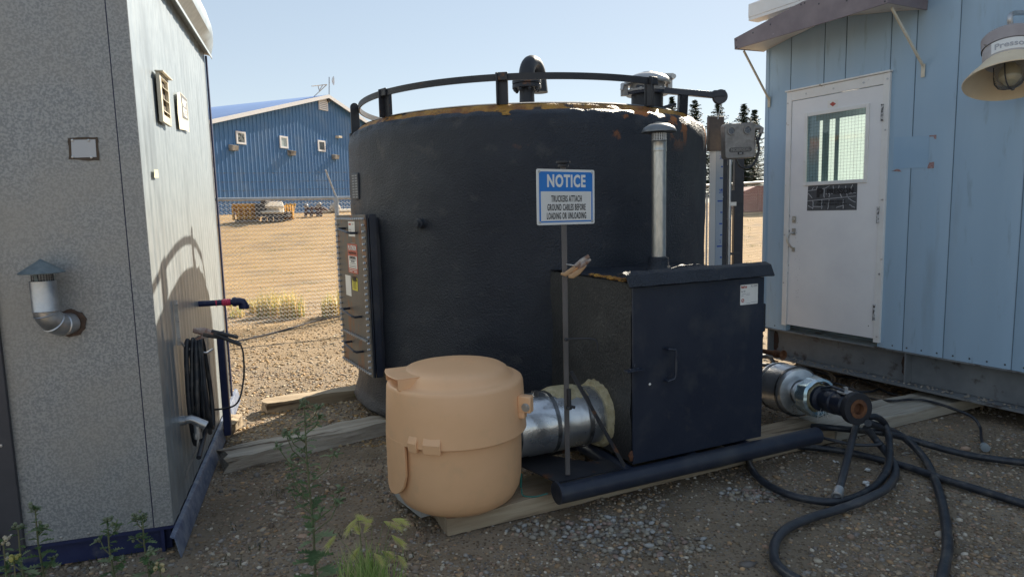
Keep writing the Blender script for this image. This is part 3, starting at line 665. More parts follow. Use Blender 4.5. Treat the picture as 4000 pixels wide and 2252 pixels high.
for f_,w_ in [(.54,.75),(.67,.6),(.74,.7),(.79,.7)]: b.box((p.x+Wd/2,p.y-Hd*f_,.003),(Wd*w_,Hd*.022,.0005),Mh)
b.obj('sticker_lines',m_inkgrey,s2)
b=MB()
for f_,w_,x_ in [(.88,.8,.5),(.94,.3,.28),(.94,.3,.75)]: b.box((p.x+Wd*x_,p.y-Hd*f_,.003),(Wd*w_,Hd*.022,.0005),Mh)
b.obj('sticker_lines',m_label,s2)
p=hs(869,690);q=hs(885,745); sticker(Mh,p.x,p.y,q.x,q.y,'blank_label',m_label,ht)
p=hs(886,696);q=hs(901,732); s3=sticker(Mh,p.x,p.y,q.x,q.y,'warning_label',m_yel,ht,z=.0014); Wd=q.x-p.x; Hd=p.y-q.y
text('warning_text','WARNING',.05,m_ink,Mh@Matrix.Translation((p.x+Wd*.5,p.y-Hd*.13,.003)),s3,sx=Wd*.86/.24,off=.001)
b=MB()
for k in range(7): b.box((p.x+Wd*.48,p.y-Hd*(.32+.09*k),.003),(Wd*random.uniform(.5,.75),Hd*.035,.0005),Mh)
b.obj('warning_lines',m_ink,s3)
# threaded stub on the wall
p=onpl(1056,562,Vector((-.45,4.35,0)),Vector((-.4,-.92,0)).normalized()); rdir=(p-TC); rdir.z=0; rdir.normalize(); p=TC+rdir*(TR-.02)+UP*p.z
b=MB(); Mk=frame(p,Vector((-rdir.y,rdir.x,0)),rdir); b.lathe([(.07,-.02),(.05,.015),(.035,.03),(.03,.05),(.035,.05),(.035,.075),(.022,.08),(.022,.095),(.0001,.097)],Mk,20); b.obj('threaded_stub',m_foam,tank)
# gooseneck vent
gv=thing('gooseneck_vent','black flanged gooseneck vent pipe on top of the tank','vent',TC+Vector((.05,-.35,2.35)))
G=ony(1325,215,5.35)
base=Vector((G.x,G.y,2.34)); zf=ony(1325,212,G.y).z
b=MB(); b.lathe([(.13,0),(.10,.02),(.062,.035),(.058,zf-2.34-.03)],Matrix.Translation(base),24); b.obj('riser_pipe',m_blackrust,gv)
b=MB(); b.lathe([(.0001,-.035),(.115,-.035),(.115,-.006),(.1,-.006),(.1,.0),(.115,.0),(.115,.028),(.0001,.028)],Matrix.Translation(Vector((G.x,G.y,zf))),32); fg=b.obj('flange',m_blackrust,gv,bevel=.002)
b=MB()
for k in range(8):
    a=k/8*6.283+.2; b.cyl((G.x+.094*math.cos(a),G.y+.094*math.sin(a),zf),.010,-.06,.055,seg=8); b.cyl((G.x+.094*math.cos(a),G.y+.094*math.sin(a),zf),.016,.03,.043,seg=6); b.cyl((G.x+.094*math.cos(a),G.y+.094*math.sin(a),zf),.016,-.052,-.037,seg=6)
b.parts('bolt',m_blackrust,fg)
b=MB(); gd=Vector((.50,.86,0)).normalized(); rb=.062; pts=[Vector((G.x,G.y,zf+.02))]
R=.108
for k in range(0,15):
    a=k/14*math.pi; pts.append(Vector((G.x,G.y,zf+.055))+gd*(R-R*math.cos(a))+UP*(R*math.sin(a)*1.15))
pts.append(pts[-1]-UP*.09)
b.tube(pts,[rb*.95]+[rb]*15+[rb*1.15],24); b.obj('return_bend',m_blackrust,gv)
# thief hatch
th=ony(1628,235,5.05); tz=ony(1628,242,th.y).z; thc=Vector((th.x,th.y,0))
hh=thing('thief_hatch','round silver hatch lid on a black neck at the top right of the tank','hatch',thc+UP*2.3)
T2=Matrix.Translation(thc)
z_=lambda y: ony(1628,y,th.y).z
b=MB(); b.lathe([(.118,2.25),(.118,z_(240))],T2,32); b.obj('neck',m_blackrust,hh)
b=MB(); b.lathe([(.11,z_(240)),(.155,z_(240)),(.158,z_(234)),(.11,z_(234))],T2,32); b.obj('black_flange',m_blackp,hh)
b=MB(); b.lathe([(.11,z_(234)),(.16,z_(233)),(.16,z_(228)),(.13,z_(226)),(.128,z_(215)),(.14,z_(210))],T2,32)
b.box((-.175,-.02,z_(226)),(.05,.04,.09),T2); b.obj('hatch_base',m_dish,hh)
b=MB(); b.lathe([(.10,z_(212)),(.17,z_(213)),(.175,z_(209)),(.168,z_(203)),(.14,z_(194)),(.09,z_(187)),(.05,z_(185)),(.04,z_(182)),(.0001,z_(181))],T2,40); b.box((.165,-.02,z_(206)),(.035,.05,.10),T2@Matrix.Rotation(.2,4,'Z')); b.box((.155,0,z_(190)),(.08,.03,.02),T2)
b.tube([thc+Vector((.19,-.04,z_(196))),thc+Vector((.19,.03,z_(196)))],.018,12)
b.tube([thc+Vector((-.14,-.03,z_(212))),thc+Vector((-.19,-.05,z_(214))),thc+Vector((-.2,-.05,z_(228)))],.014,8)
b.obj('domed_lid',mat('silver_lid',(.42,.41,.40),(.50,.49,.48),rough=.35,metal=.5,scale=12),hh)
b=MB()
for k in range(12):
    a=k/12*6.283; b.cyl((thc.x+.145*math.cos(a),thc.y+.145*math.sin(a),0),.010,z_(236),z_(226),seg=6)
b.parts('bolt',m_steel,hh)
# gauge arm with pulley
ga=tank
def GA(x,y,Y=4.95): return ony(x,y,Y)
b=MB(); b.tube([GA(1600,222),GA(1800,240)],.030,4); b.box((0,0,0),(.085,.05,.045),Matrix.Translation(GA(1808,236))); ga=b.obj('gauge_arm',m_blackp,tank,bevel=.002)
b=MB(); b.tube([GA(1716,290,5.0),GA(1718,238)],.045,4); b.tube([GA(1665,272),GA(1700,262)],.012,6); b.obj('arm_support',m_foam,tank)
b=MB(); b.lathe([(.0001,-.02),(.052,-.02),(.044,0),(.052,.02),(.0001,.02)],frame(GA(1811,244),Vector((1,0,0)),Vector((0,-1,0))),24); b.obj('pulley',m_darkgrey,ga)
b=MB(); b.tube([GA(1705,228),GA(1798,235)],.0025,5); b.tube([GA(1816,248),GA(1806,300)],.0025,5); b.obj('wire',m_steel,ga)
# level gauge board & black ladder posts, right flank
gb=thing('level_gauge_board','tall white gauge board with blue marks right of the tank','gauge board',ony(1790,670,5.55))
u=head(128); n_=Vector((-math.sin(rad(38)),-math.cos(rad(38)),0))
zb=.35; zt=ony(1790,300,5.55).z
def GB(x,y,Y=5.55): return ony(x,y,Y)
c=GB(1792,500); base=Vector((c.x,c.y,0)); 
uF=head(15)  # blue-marked face runs away to the right
b=MB(); 
Mb=frame(base,head(105),Vector((math.cos(rad(105)),-math.sin(rad(105)),0)))
b.box((0,(zb+zt-.25)/2,0),(.05,zt-.25-zb,.012),Mb)
Mb2=frame(base+head(105)*.025,head(70),Vector((math.cos(rad(70)),-math.sin(rad(70)),0)))
b.obj('edge_board',mat('gauge_white',(.72,.73,.74),rough=.4),gb)
b=MB(); b.box((.036,(zb+zt-.25)/2,0),(.07,zt-.25-zb,.008),Mb2); fb=b.obj('scale_board',mat('gauge_pale_blue',(.40,.46,.54),(.44,.5,.58),rough=.4),gb)
b=MB(); mb_=mat('gauge_blue_marks',(.03,.09,.42),rough=.5)
k=0; z=.5
while z<zt-.3:
    wd=.05 if k%4==0 else (.02 if k%2 else .03); b.box((.068-wd/2,z,.0045),(wd,.012,.001),Mb2); z+=.095; k+=1
b.obj('scale_marks',mb_,fb)
for i,zz in enumerate([.9,1.3,1.72,2.0]): text('scale_number',['1m','5','2m','3m'][i],.05,mb_,Mb2@Matrix.Translation((.05,zz,.0047)),fb,sx=.6)
b=MB(); b.box((.02,zt-.12,.0),(.13,.28,.05),frame(base,head(82),Vector((math.cos(rad(82)),-math.sin(rad(82)),0)))); b.obj('top_cap',mat('brown_cap',(.06,.05,.05),(.09,.07,.06),rough=.5,scale=20),gb,bevel=.003)
b=MB(); b.box((0,0,0),(.012,1.0,.012),frame(GB(1777,630,5.75),Vector((1,0,0)),Vector((0,-1,0)))); b.obj('back_strip',m_trim,gb)
pf=thing('ladder_posts','pair of black channel posts with crossbars between tank and blue building','post frame',ony(1840,640,5.9))
for (xa,xb) in [(1814,1838),(1845,1868)]:
    A=ony(xa,500,5.9);B=ony(xb,500,5.9); wd=(B-A).length; c=(A+B)/2; zz=ony(xa,395,5.9).z+.25
    b=MB(); b.box((c.x,c.y,(.1+zz)/2),(wd,.06,zz-.1)); b.obj('post',m_blackp,pf,bevel=.003)
b=MB(); A=ony(1812,495,5.87);B=ony(1868,495,5.87); b.box(((A+B)/2)[:],((B-A).length,.03,.12)); 
A=ony(1812,638,5.87);B=ony(1860,638,5.87); b.box(((A+B)/2)[:],((B-A).length,.02,.02)); b.parts('crossbar',m_blackp,pf)
b=MB(); b.ico(ony(1816,495,5.84),(.012,.008,.012),2); b.obj('white_knob',m_white,pf)
# controller box
cb=thing('gauge_controller','grey cast controller box with two round dials and raised lettering','controller',ony(1862,395,5.35))
CY=5.35
TL=ony(1823,311,CY);TRp=ony(1903,307,CY);BR=ony(1902,397,CY);BL=ony(1821,399,CY)
cen=(TL+TRp+BR+BL)/4; cw=(TRp-TL).length; ch=(TL-BL).length
Mc=frame(cen,head(83),Vector((math.cos(rad(83)),-math.sin(rad(83)),0)))@Matrix.Rotation(rad(2.2),4,'Z')
cw/=math.cos(rad(7))
def rrect(w,h,r,k=5):
    out=[]
    for cx,cy,a0 in [(w/2-r,h/2-r,0),(-w/2+r,h/2-r,90),(-w/2+r,-h/2+r,180),(w/2-r,-h/2+r,270)]:
        for i in range(k+1): a=rad(a0+90*i/k); out.append((cx+r*math.cos(a),cy+r*math.sin(a)))
    return out
b=MB(); b.prism(rrect(cw,ch,.022),-.08,0,Mc); hb=b.obj('housing',m_dish,cb,bevel=.005)
for sx_ in (-.29,.25):
    b=MB(); b.lathe([(.024,0),(.034,0),(.036,.004),(.034,.008),(.026,.008),(.024,.002)],Mc@Matrix.Translation((cw*sx_,ch*.29,0)),28); db=b.obj('dial',m_dish,cb)
    b=MB(); b.cyl((cw*sx_,ch*.29,0),.026,0,.003,Mc,24); b.obj('dial_glass',mat('dial_glass',(.03,.04,.06),(.16,.17,.20),rough=.15,scale=60),db)
b=MB(); b.prism(rrect(cw*.76,ch*.14,.020),-.001,.0012,Mc@Matrix.Translation((0,-ch*.26,0))); b.box((0,-ch*.35,0),(cw*.2,ch*.08,.003),Mc); hp=b.obj('logo_panel',mat('cast_dark',(.11,.105,.10),(.15,.145,.14),rough=.6,scale=30),cb)
text('logo_text','NORRISEAL',.034,m_dish,Mc@Matrix.Translation((0,-ch*.262,.002)),hp,sx=cw*.66/.185,off=.0006,ext=.001)
b=MB(); b.box((0,-ch*.37,.002),(cw*.17,.018,.001),Mc); tgp=b.obj('tag_plate',m_ink,hp); text('tag_text','20%',.016,m_label,Mc@Matrix.Translation((0,-ch*.37,.003)),tgp)
b=MB(); 
A=Mc@Vector((cw*.5,ch*.36,-.03)); b.tube([A,A+Vector((.045,0,0)),A+Vector((.065,.0,-.01)),A+Vector((.06,.0,-.045))],.02,12); b.lathe([(.02,0),(.028,0),(.028,.015),(.02,.015)],frame(A,Vector((0,0,1)),Vector((1,0,0))),16); b.obj('conduit_elbow',m_dish,cb)
b=MB(); A=A+Vector((.06,0,-.045)); b.tube(catmull([A,Vector((A.x-.02,A.y,A.z-.06)),ony(1903,345,CY),ony(1909,375,CY),ony(1899,408,CY),ony(1880,422,CY),ony(1862,418,CY),ony(1852,400,CY)],8),.010,8); b.obj('flexible_conduit',m_black,cb)
b=MB(); b.box((cw*.49,-ch*.15,.0),(.008,.06,.02),Mc); b.obj('door_clasp',m_steel,cb)
b=MB(); A=ony(1836,402,CY); B=ony(1834,700,CY); B=Vector((A.x,A.y,.3)); b.tube([A,B],.014,12); b.lathe([(.014,-.01),(.019,-.01),(.019,.03),(.014,.03)],Matrix.Translation(Vector((A.x,A.y,A.z-.03))),12); b.box((A.x+.02,A.y-.01,ony(1836,513,CY).z),(.06,.03,.03)); 
for yy in (550,573): b.lathe([(.015,-.004),(.018,0),(.015,.004)],Matrix.Translation(Vector((A.x,A.y,ony(1836,yy,CY).z))),10)
b.obj('support_pipe',m_steel,cb)
# ================================================================ SKID & ENCLOSURE
kv=head(65.5); kb=Vector((-kv.y,kv.x,0)); kn=-kb      # kv right, kb back, kn toward viewer
sk=thing('tank_skid','black pipe skid frame the tank enclosure stands on','skid',onz(1700,1150,.15))
pL=onz(1400,1243,.150); pR=pL+kv*1.87; pr_=.051
b=MB(); b.tube([pL+(pR-pL)*k/20 for k in range(21)],pr_,28); 
ec=[(pr_*math.cos(a),pr_*1.0*math.sin(a)) for a in np.linspace(0,6.283,25)[:-1]]
b.obj('front_pipe',m_blackp,sk,bevel=.003)
b=MB(); b.prism([(-.062*math.cos(a),.056*math.sin(a)-.008) for a in np.linspace(0,6.283,29)[:-1]],-.014,.0,frame(pL-kv*.0,kb,-kv)); b.obj('end_cap',m_blackp,sk)
b=MB(); q=pL+kb*.62+kv*.1; b.tube([q,q+kv*.9],.055,20); 
Ms=frame(pL,kv,kn)
# floor plate and mud
b.add([pL+kv*.02+kb*.03+UP*.052,pL+kv*.42+kb*.03+UP*.052,pL+kv*.42+kb*.16+UP*.052,pL+kv*.30+kb*.20+UP*.052,pL+kv*.02+kb*.55+UP*.056,pL-kv*.1+kb*.5+UP*.056]+[p-UP*.008 for p in [pL+kv*.02+kb*.03+UP*.052,pL+kv*.42+kb*.03+UP*.052,pL+kv*.42+kb*.16+UP*.052,pL+kv*.30+kb*.20+UP*.052,pL+kv*.02+kb*.55+UP*.056,pL-kv*.1+kb*.5+UP*.056]],[tuple(range(6)),tuple(range(11,5,-1))]+[(i,(i+1)%6,6+(i+1)%6,6+i) for i in range(6)])
b.obj('cross_plate',m_blackrust,sk)
b=MB(); BCn=onz(1588,1165,.21)
for dx in (.06,.5,.9): b.tube([pL+kv*(dx+.42)+UP*.0,pL+kv*(dx+.42)+kb*1.3],.045,12)
b.obj('cross_member',m_blackp,sk)
# burner enclosure
BC=onz(1588,1165,.205); BW=.935; BH=.995; BD=1.05
Mx=frame(BC,kv,kn)     # x right, y up, z toward the viewer
en=thing('burner_enclosure','square black steel enclosure with a plain door on the front of the tank','enclosure',BC)
b=MB(); N=26; 
def side_panel(b,x,seg=26):
    vs=[];fs=[]
    for i in range(seg+1):
        for j in range(seg+1):
            z=-BD*i/seg; y=BH*j/seg; d=.010*noise.noise(Vector((z*5,y*5,x*3)))+.006*noise.noise(Vector((z*19,y*19,x)))
            # fillet of foam where it meets the tank
            f=max(0,(i/seg-.72)/.28)**2*.09
            sg=-1 if x==0 else 1
            vs.append((x+sg*(d+f),y,z))
    for i in range(seg):
        for j in range(seg): a=i*(seg+1)+j; fs.append((a,a+1,a+seg+2,a+seg+1))
    b.add(vs,fs,Mx)
side_panel(b,0); b.box((BW-.01,BH/2,-BD/2),(.02,BH,BD-.02),Mx); b.box((BW/2,BH/2,-.04),(BW-.012,BH-.01,.02),Mx); b.box((.02,BH/2,-.02),(.03,BH-.002,.03),Mx)
b.box((BW/2,.01,-BD/2),(BW-.02,.02,BD-.04),Mx); b.box((.012,BH/2,-BD/2),(.006,BH-.01,BD-.02),Mx)
b.obj('foam_sides',mat('grey_foam_side',(.024,.025,.027),(.035,.036,.037),rough=.5,scale=3,bump=.6,bscale=60,bdist=.012,stain=(.05,.05,.048),sscale=3,slo=.5,shi=.75),en,ang=60)
b=MB(); 
vs=[];fs=[];sg=30
for i in range(sg+1):
    for j in range(sg+1):
        x=-.02+(BW+.03)*i/sg; z=-BD*j/sg-.02; vs.append((x,BH+.012+.012*noise.noise(Vector((x*6,z*6,0)))+.006*noise.noise(Vector((x*22,z*22,0)))+.06*max(0,(j/sg-.7)/.3)**2,z))
for i in range(sg):
    for j in range(sg): a=i*(sg+1)+j; fs.append((a,a+1,a+sg+2,a+sg+1))
b.add(vs,fs,Mx); b.box((BW/2,BH-.01,-BD/2),(BW-.02,.03,BD-.05),Mx); b.obj('foam_top',m_foam,en,ang=60)
b=MB(); vs=[]
for k in range(70):
    pass
random.seed(11)
for (xa,za,xb,zb_,n_) in [(0.0,-.05,.03,-.45,34),(.02,-.03,.02,-.2,24),(.62,-.60,.80,-.80,22)]:
    for k in range(n_):
        t=random.random(); x=xa+(xb-xa)*t+random.uniform(-.02,.02); z=za+(zb_-za)*t+random.uniform(-.02,.02); b.ico((x,BH+.014,z),(random.uniform(.008,.022),.009,random.uniform(.01,.03)),1,Mx,jit=.3)
tag(b.obj('exposed_foam',m_yellow,en),None,None)
b=MB(); b.box((BW/2+.004,BH/2-.012,.006),(BW,BH-.02,.012),Mx); dr=b.obj('door',m_blackp,en,bevel=.002)
b=MB(); b.tube([Mx@Vector(p) for p in [(.215,.625,.012),(.215,.625,.045),(.255,.618,.055),(.258,.60,.057),(.258,.48,.057),(.25,.455,.055),(.215,.445,.045),(.215,.445,.012)]],.0085,8); b.obj('handle',m_blackp,dr)
p=Mx.inverted()@onpl(1588,928,BC,kn)
b=MB(); b.box((0,p.y,.03),(.11,.010,.04),Mx); b.box((0,p.y+.006,.03),(.06,.012,.02),Mx); b.lathe([(.0001,0),(.005,0),(.005,.03),(.0001,.03)],frame(Mx@Vector((0,p.y+.005,.035)),kv,UP),8); b.obj('latch',m_blackp,en,bevel=.002)
b=MB(); b.ico((.115,.435,.013),(.009,.008,.002),1,Mx); b.obj('paint_chip',m_label,dr)
p=Mx.inverted()@onpl(1858,718,BC,kn); q=Mx.inverted()@onpl(1907,762,BC,kn)
Wd=.135;Hd=.118; x0=p.x+.002;y0=p.y+.004
b=MB(); b.prism(rrect(Wd,Hd,.005,3),.0,.0007,Mx@Matrix.Translation((x0+Wd/2,y0-Hd/2,.0122))); st=b.obj('asset_sticker',m_label,dr)
def sm(fx,fy,z=.0133): return Mx@Matrix.Translation((x0+Wd*fx,y0-Hd*fy,z))
text('sticker_text','FC-15372',.017,m_inkgrey,sm(.78,.10),st,sx=.75)
text('sticker_text','Scan QR',.011,m_inkgrey,sm(.16,.33),st,sx=.85)
text('sticker_logo','FieldTed',.018,m_red,sm(.2,.12),st,sx=.7,off=.0008)
b=MB()
for fx,fy,wf in [(.19,.46,.24),(.12,.54,.12),(.44,.45,.2),(.44,.52,.22),(.46,.93,.25),(.78,.90,.34)]: b.box((x0+Wd*fx,y0-Hd*fy,.0134),(Wd*wf,.0018,.0003),Mx)
b.obj('sticker_lines',m_inkgrey,st)
b=MB(); b.lathe([(.007,0),(.011,0),(.011,.0003),(.007,.0003)],sm(.14,.78),20,closed=True); b.box((0,0,0),(.014,.003,.0003),sm(.14,.78)@Matrix.Rotation(.8,4,'Z')); b.obj('sticker_emblem',m_red,st)
# drip lid
b=MB(); sec=[(.058,-.022),(.050,-.027),(.022,.026),(-.02,.040),(-.060,.030),(-.065,.038),(-.02,.052),(.026,.038)]
vs=[];NL=40
for i in range(NL+1):
    x=-.045+(BW+.085)*i/NL
    for (z,y) in sec: 
        j=.004*noise.noise(Vector((x*14,y*8,z*8))); vs.append((x,BH+.012+y+j,z+j))
K=len(sec); fs=[(i*K+j,i*K+(j+1)%K,(i+1)*K+(j+1)%K,(i+1)*K+j) for i in range(NL) for j in range(K)]+[tuple(range(K)),tuple(NL*K+j for j in range(K))[::-1]]
b.add(vs,fs,Mx); b.obj('drip_lid',m_foam,en,ang=45)
b=MB()
for yy in (.62,.66,.80): b.ico((BW+.008,BH*yy,-.02),(.022,.03,.03),1,Mx,jit=.2)
b.box((BW+.015,BH*.73,-.02),(.03,.17,.05),Mx); b.obj('hinge_lumps',m_foam,en,bevel=.006)
b=MB(); b.ico((.0,.045,.0),(.018,.03,.012),2,Mx,jit=.25); b.obj('rust_patch',m_rust,en)
# exhaust stack on the enclosure
SB=onz(1657,676,BC.z+BH+.01); SR=.045
stk=thing('exhaust_stack','silver flue stack with a rain cap rising from the enclosure','exhaust stack',SB)
TS=Matrix.Translation(Vector((SB.x,SB.y,0))); zz=lambda y: ony(1657,y,SB.y).z
b=MB(); b.lathe([(SR,SB.z+.03),(SR,zz(380))],TS,40); b.lathe([(SR+.0015,zz(381)),(SR+.003,zz(379)),(SR+.0015,zz(377)),(SR+.0015,zz(358)),(SR+.003,zz(357)),(SR-.002,zz(354))],TS,40); b.obj('flue_pipe',mat('galv_flue',(.42,.42,.40),(.56,.55,.52),rough=.33,metal=.8,scale=60,stretch=(1,1,.3),bump=.05),stk)
b=MB(); b.lathe([(SR+.045,SB.z-.01),(SR+.022,SB.z+.02),(SR+.016,SB.z+.075),(SR,SB.z+.08)],TS,36,disp=lambda a,z,r:.006*noise.noise(Vector((math.cos(a)*3,math.sin(a)*3,z*30)))); b.obj('foam_collar',m_foam,stk)
b=MB()
for k in range(18):
    a=k/18*6.283; b.box((SR*.93*math.cos(a),SR*.93*math.sin(a),(zz(354)+zz(335))/2),(.006,.004,zz(335)-zz(354)),TS)
for k in range(5):
    z=zz(354)+(zz(335)-zz(354))*(k+.5)/5; b.lathe([(SR-.004,z-.002),(SR+.004,z-.004),(SR+.004,z-.002),(SR-.004,z)],TS,28,closed=True)
b.obj('louvered_collar',m_steel,stk)
b=MB(); b.lathe([(.030,zz(333)),(.098,zz(332)),(.108,zz(333)),(.108,zz(330)),(.095,zz(321)),(.06,zz(313)),(.034,zz(311)),(.034,zz(308)),(.0001,zz(307))],TS,40); b.obj('rain_cap',mat('cap_grey',(.17,.18,.19),(.24,.25,.26),rough=.42,metal=.5,scale=10),stk)
b=MB(); b.lathe([(.0001,zz(352)),(SR-.012,zz(352)),(SR-.012,zz(334)),(.0001,zz(334))],TS,20); b.obj('inner_pipe',m_darkgrey,stk)
# sign post
PB=onz(1428,1192,.205); sp_=thing('sign_post','thin square steel post with diagonal brace carrying the notice sign','post',PB)
zt_=ony(1421,418,PB.y).z
b=MB(); b.box((PB.x,PB.y,(PB.z+zt_)/2),(.026,.026,zt_-PB.z),None); b.obj('upright',mat('worn_post_steel',(.07,.065,.065),(.13,.12,.12),rough=.5,scale=7,stain=(.10,.045,.03),sscale=12,slo=.6,shi=.7,stretch=(1,1,.3)),sp_,bevel=.002)
b=MB(); Bt=onz(1570,1170,.215); Tp=ony(1432,935,PB.y+.005); b.tube([Tp+Vector((.01,0,0)),Bt],.013,4); b.obj('brace',m_blackrust,sp_)
b=MB(); b.lathe([(.0001,0),(.026,0),(.028,.008),(.026,.014),(.012,.016),(.012,.03)],Matrix.Translation(Vector((PB.x,PB.y,zt_-.005))),20); b.lathe([(.0001,.02),(.036,.02),(.036,.03),(.0001,.031)],Matrix.Translation(Vector((PB.x,PB.y,zt_-.005))),20); b.obj('top_knob',m_blackrust,sp_)
b=MB(); A=ony(1424,853,PB.y-.01); b.tube(catmull([A,A+Vector((.08,0,.002)),ony(1492,853,PB.y-.01),ony(1502,862,PB.y-.01),ony(1503,884,PB.y-.01)],5),.005,6); b.ico(A,(.013,.013,.011),1); b.obj('cable_hook',m_blackrust,sp_)
b=MB(); A=ony(1432,1020,PB.y-.02); b.tube([A+UP*.09,A],.011,6); b.ico(A-UP*.01,(.018,.018,.015),1,jit=.1); b.tube([A,A+Vector((.03,0,-.01))],.008,6); b.obj('bolt_lug',m_blackrust,sp_)
# notice sign
hs_=58; su=head(hs_); sn_=Vector((su.y,-su.x,0)); S0=PB+sn_*.022
pts4=[onpl(x,y,S0,sn_) for x,y in [(1350,424),(1496,428),(1495,562),(1351,567)]]
cen=sum(pts4,Vector())/4; SWd=((pts4[1]-pts4[0]).length+(pts4[2]-pts4[3]).length)/2; SHt=(pts4[0].z-pts4[3].z+pts4[1].z-pts4[2].z)/2
tilt=math.atan2(pts4[1].z-pts4[0].z+pts4[2].z-pts4[3].z,2*SWd)
Mg=frame(cen,su,sn_)@Matrix.Rotation(tilt,4,'Z')
sg_=thing('notice_sign','blue and white NOTICE sign asking truckers to attach ground cables','sign',cen-UP*SHt/2)
b=MB(); b.prism(rrect(SWd,SHt,.010),-.003,0,Mg); b.obj('sign_plate',mat('sign_white',(.78,.78,.76),(.74,.73,.70),rough=.38,scale=7,stain=(.40,.33,.28),sscale=30,slo=.72,shi=.76),sg_)
b=MB(); w2=SWd*.925;h2=SHt*.91; b.prism(rrect(w2,h2,.006),.0004,.0008,Mg); bl=b.obj('blue_field',m_signblue,sg_)
b=MB(); b.box((0,-h2*.18,.0012),(w2*.945,h2*.585,.0006),Mg); wp=b.obj('white_panel',mat('sign_panel',(.76,.755,.73),(.72,.71,.68),rough=.4,scale=5),sg_)
text('notice_text','NOTICE',.083,m_label,Mg@Matrix.Translation((0,SHt*.28,.0012)),bl,sx=SWd*.74/.335*.92,off=.003,track=1.12)
for i,t in enumerate(['TRUCKERS ATTACH','GROUND CABLES BEFORE','LOADING OR UNLOADING']):
    k=[.62,.83,.79][i]; ww=[.445,.62,.60][i]
    text('sign_text',t,.044,m_ink,Mg@Matrix.Translation((0,SHt*(-.035-.155*i),.0022)),wp,sx=SWd*k/ww*.86,off=.0009,track=1.14)
b=MB()
for sx_ in (-1,1):
    for sy_ in (-1,1): b.lathe([(.0001,.004),(.005,.003),(.006,.0008),(.007,0.0008)],Mg@Matrix.Translation((sx_*SWd*.455,sy_*SHt*.45,0)),10)
b.parts('screw',m_steel,sg_)
# leather-tan grounding clamp hung on the post
gc=thing('ground_clamp','tan and silver cable clamp hanging on the sign post','clamp',ony(1440,680,PB.y-.04))
def GC(x,y,o=.05): return ony(x,y,PB.y-o)
b=MB(); b.tube([GC(1456,668),GC(1440,678),GC(1422,690),GC(1411,688)],[.008,.013,.012,.006],8,flat=.5); b.tube([GC(1472,668,.06),GC(1455,684,.06),GC(1440,694,.06),GC(1430,695,.06)],[.008,.014,.014,.008],8,flat=.5); b.parts('grip',mat('tan_grip',(.50,.32,.17),(.42,.25,.13),rough=.5,scale=20),gc)
b=MB(); b.tube([GC(1445,670,.055),GC(1462,658,.055),GC(1482,643,.055)],[.008,.014,.010],8,flat=.5); b.tube([GC(1455,675,.06),GC(1470,663,.06),GC(1486,652,.06)],[.010,.015,.006],8,flat=.5); b.parts('jaw',mat('stained_steel',(.42,.40,.38),(.16,.07,.04),rough=.4,metal=.4,scale=25),gc)
b=MB(); b.tube([GC(1425,664,.02),GC(1440,667,.05),GC(1455,668,.055)],.004,6); b.tube([GC(1476,655,.06),GC(1474,668,.06),GC(1462,669,.06)],.004,6); b.obj('wire_loop',m_steel,gc)
# ================================================================ insulated pipe to the drum
ip=thing('insulated_pipe','fat aluminium-clad insulated pipe with steel straps running into the peach drum','pipe',Vector((.2,3.6,.2)))
pe=Mx@Vector((-.0,.18,-.355)); pe=Vector((pe.x,pe.y,.395)); IR=.172
Mi=frame(pe,UP,-kv)   # z runs towards the drum
b=MB(); pf_=[(IR-.004,-.02),(IR-.004,.27),(IR+.002,.272),(IR+.002,.60),(IR-.006,.603),(IR-.01,.74)]
b.lathe(pf_,Mi,56,disp=lambda a,z,r:.003*noise.noise(Vector((math.cos(a)*2,math.sin(a)*2,z*5)))); b.obj('cladding',m_alu,ip,ang=40)
b=MB()
for z in (.13,.34,.58): 
    b.lathe([(IR+.002,z-.011),(IR+.006,z-.011),(IR+.006,z+.011),(IR+.002,z+.011)],Mi,48,closed=True)
    a=rad(70); b.box((0,0,0),(.018,.045,.03),Mi@Matrix.Rotation(a,4,'Z')@Matrix.Translation((IR+.009,0,z)))
b.parts('strap',m_strap,ip)
b=MB(); 
b.lathe([(IR-.02,.03),(IR+.012,.035),(IR+.028,.0),(IR+.034,-.04),(IR-.02,-.05)],Mi,90,disp=lambda a,z,r:.014*noise.noise(Vector((math.cos(a)*5,math.sin(a)*5,z*22)))+.006*noise.noise(Vector((math.cos(a)*16,math.sin(a)*16,z*60)))); b.lathe([(IR-.02,.66),(IR+.012,.66),(IR+.016,.70),(IR-.01,.74)],Mi,60,disp=lambda a,z,r:.008*noise.noise(Vector((math.cos(a)*5,math.sin(a)*5,z*20))))
b.parts('foam_seal',m_creamfoam,ip,ang=60)
b=MB(); vs=[];fs=[];na,nb_=16,18
for i in range(na+1):
    for j in range(nb_+1):
        a=rad(-44+88*i/na); z=.10+.26*j/nb_; e=min(1,1.6*math.sin(math.pi*i/na)*math.sin(math.pi*j/nb_))
        h=-.006+.026*e+.008*noise.noise(Vector((a*6,z*30,2))); R=IR+h
        vs.append((R*math.cos(a+.15),R*math.sin(a+.15),z))
for i in range(na):
    for j in range(nb_): q=i*(nb_+1)+j; fs.append((q,q+1,q+nb_+2,q+nb_+1))
b.add(vs,fs,Mi); b.obj('foam_patch',m_creamfoam,ip,ang=60)
b=MB(); b.box((IR+.012,-.03,.42),(.03,.03,.03),Mi); b.tube([Mi@Vector((IR,-.03,.42)),Mi@Vector((IR+.03,-.03,.42))],.008,6); b.obj('fastener',m_strap,ip)
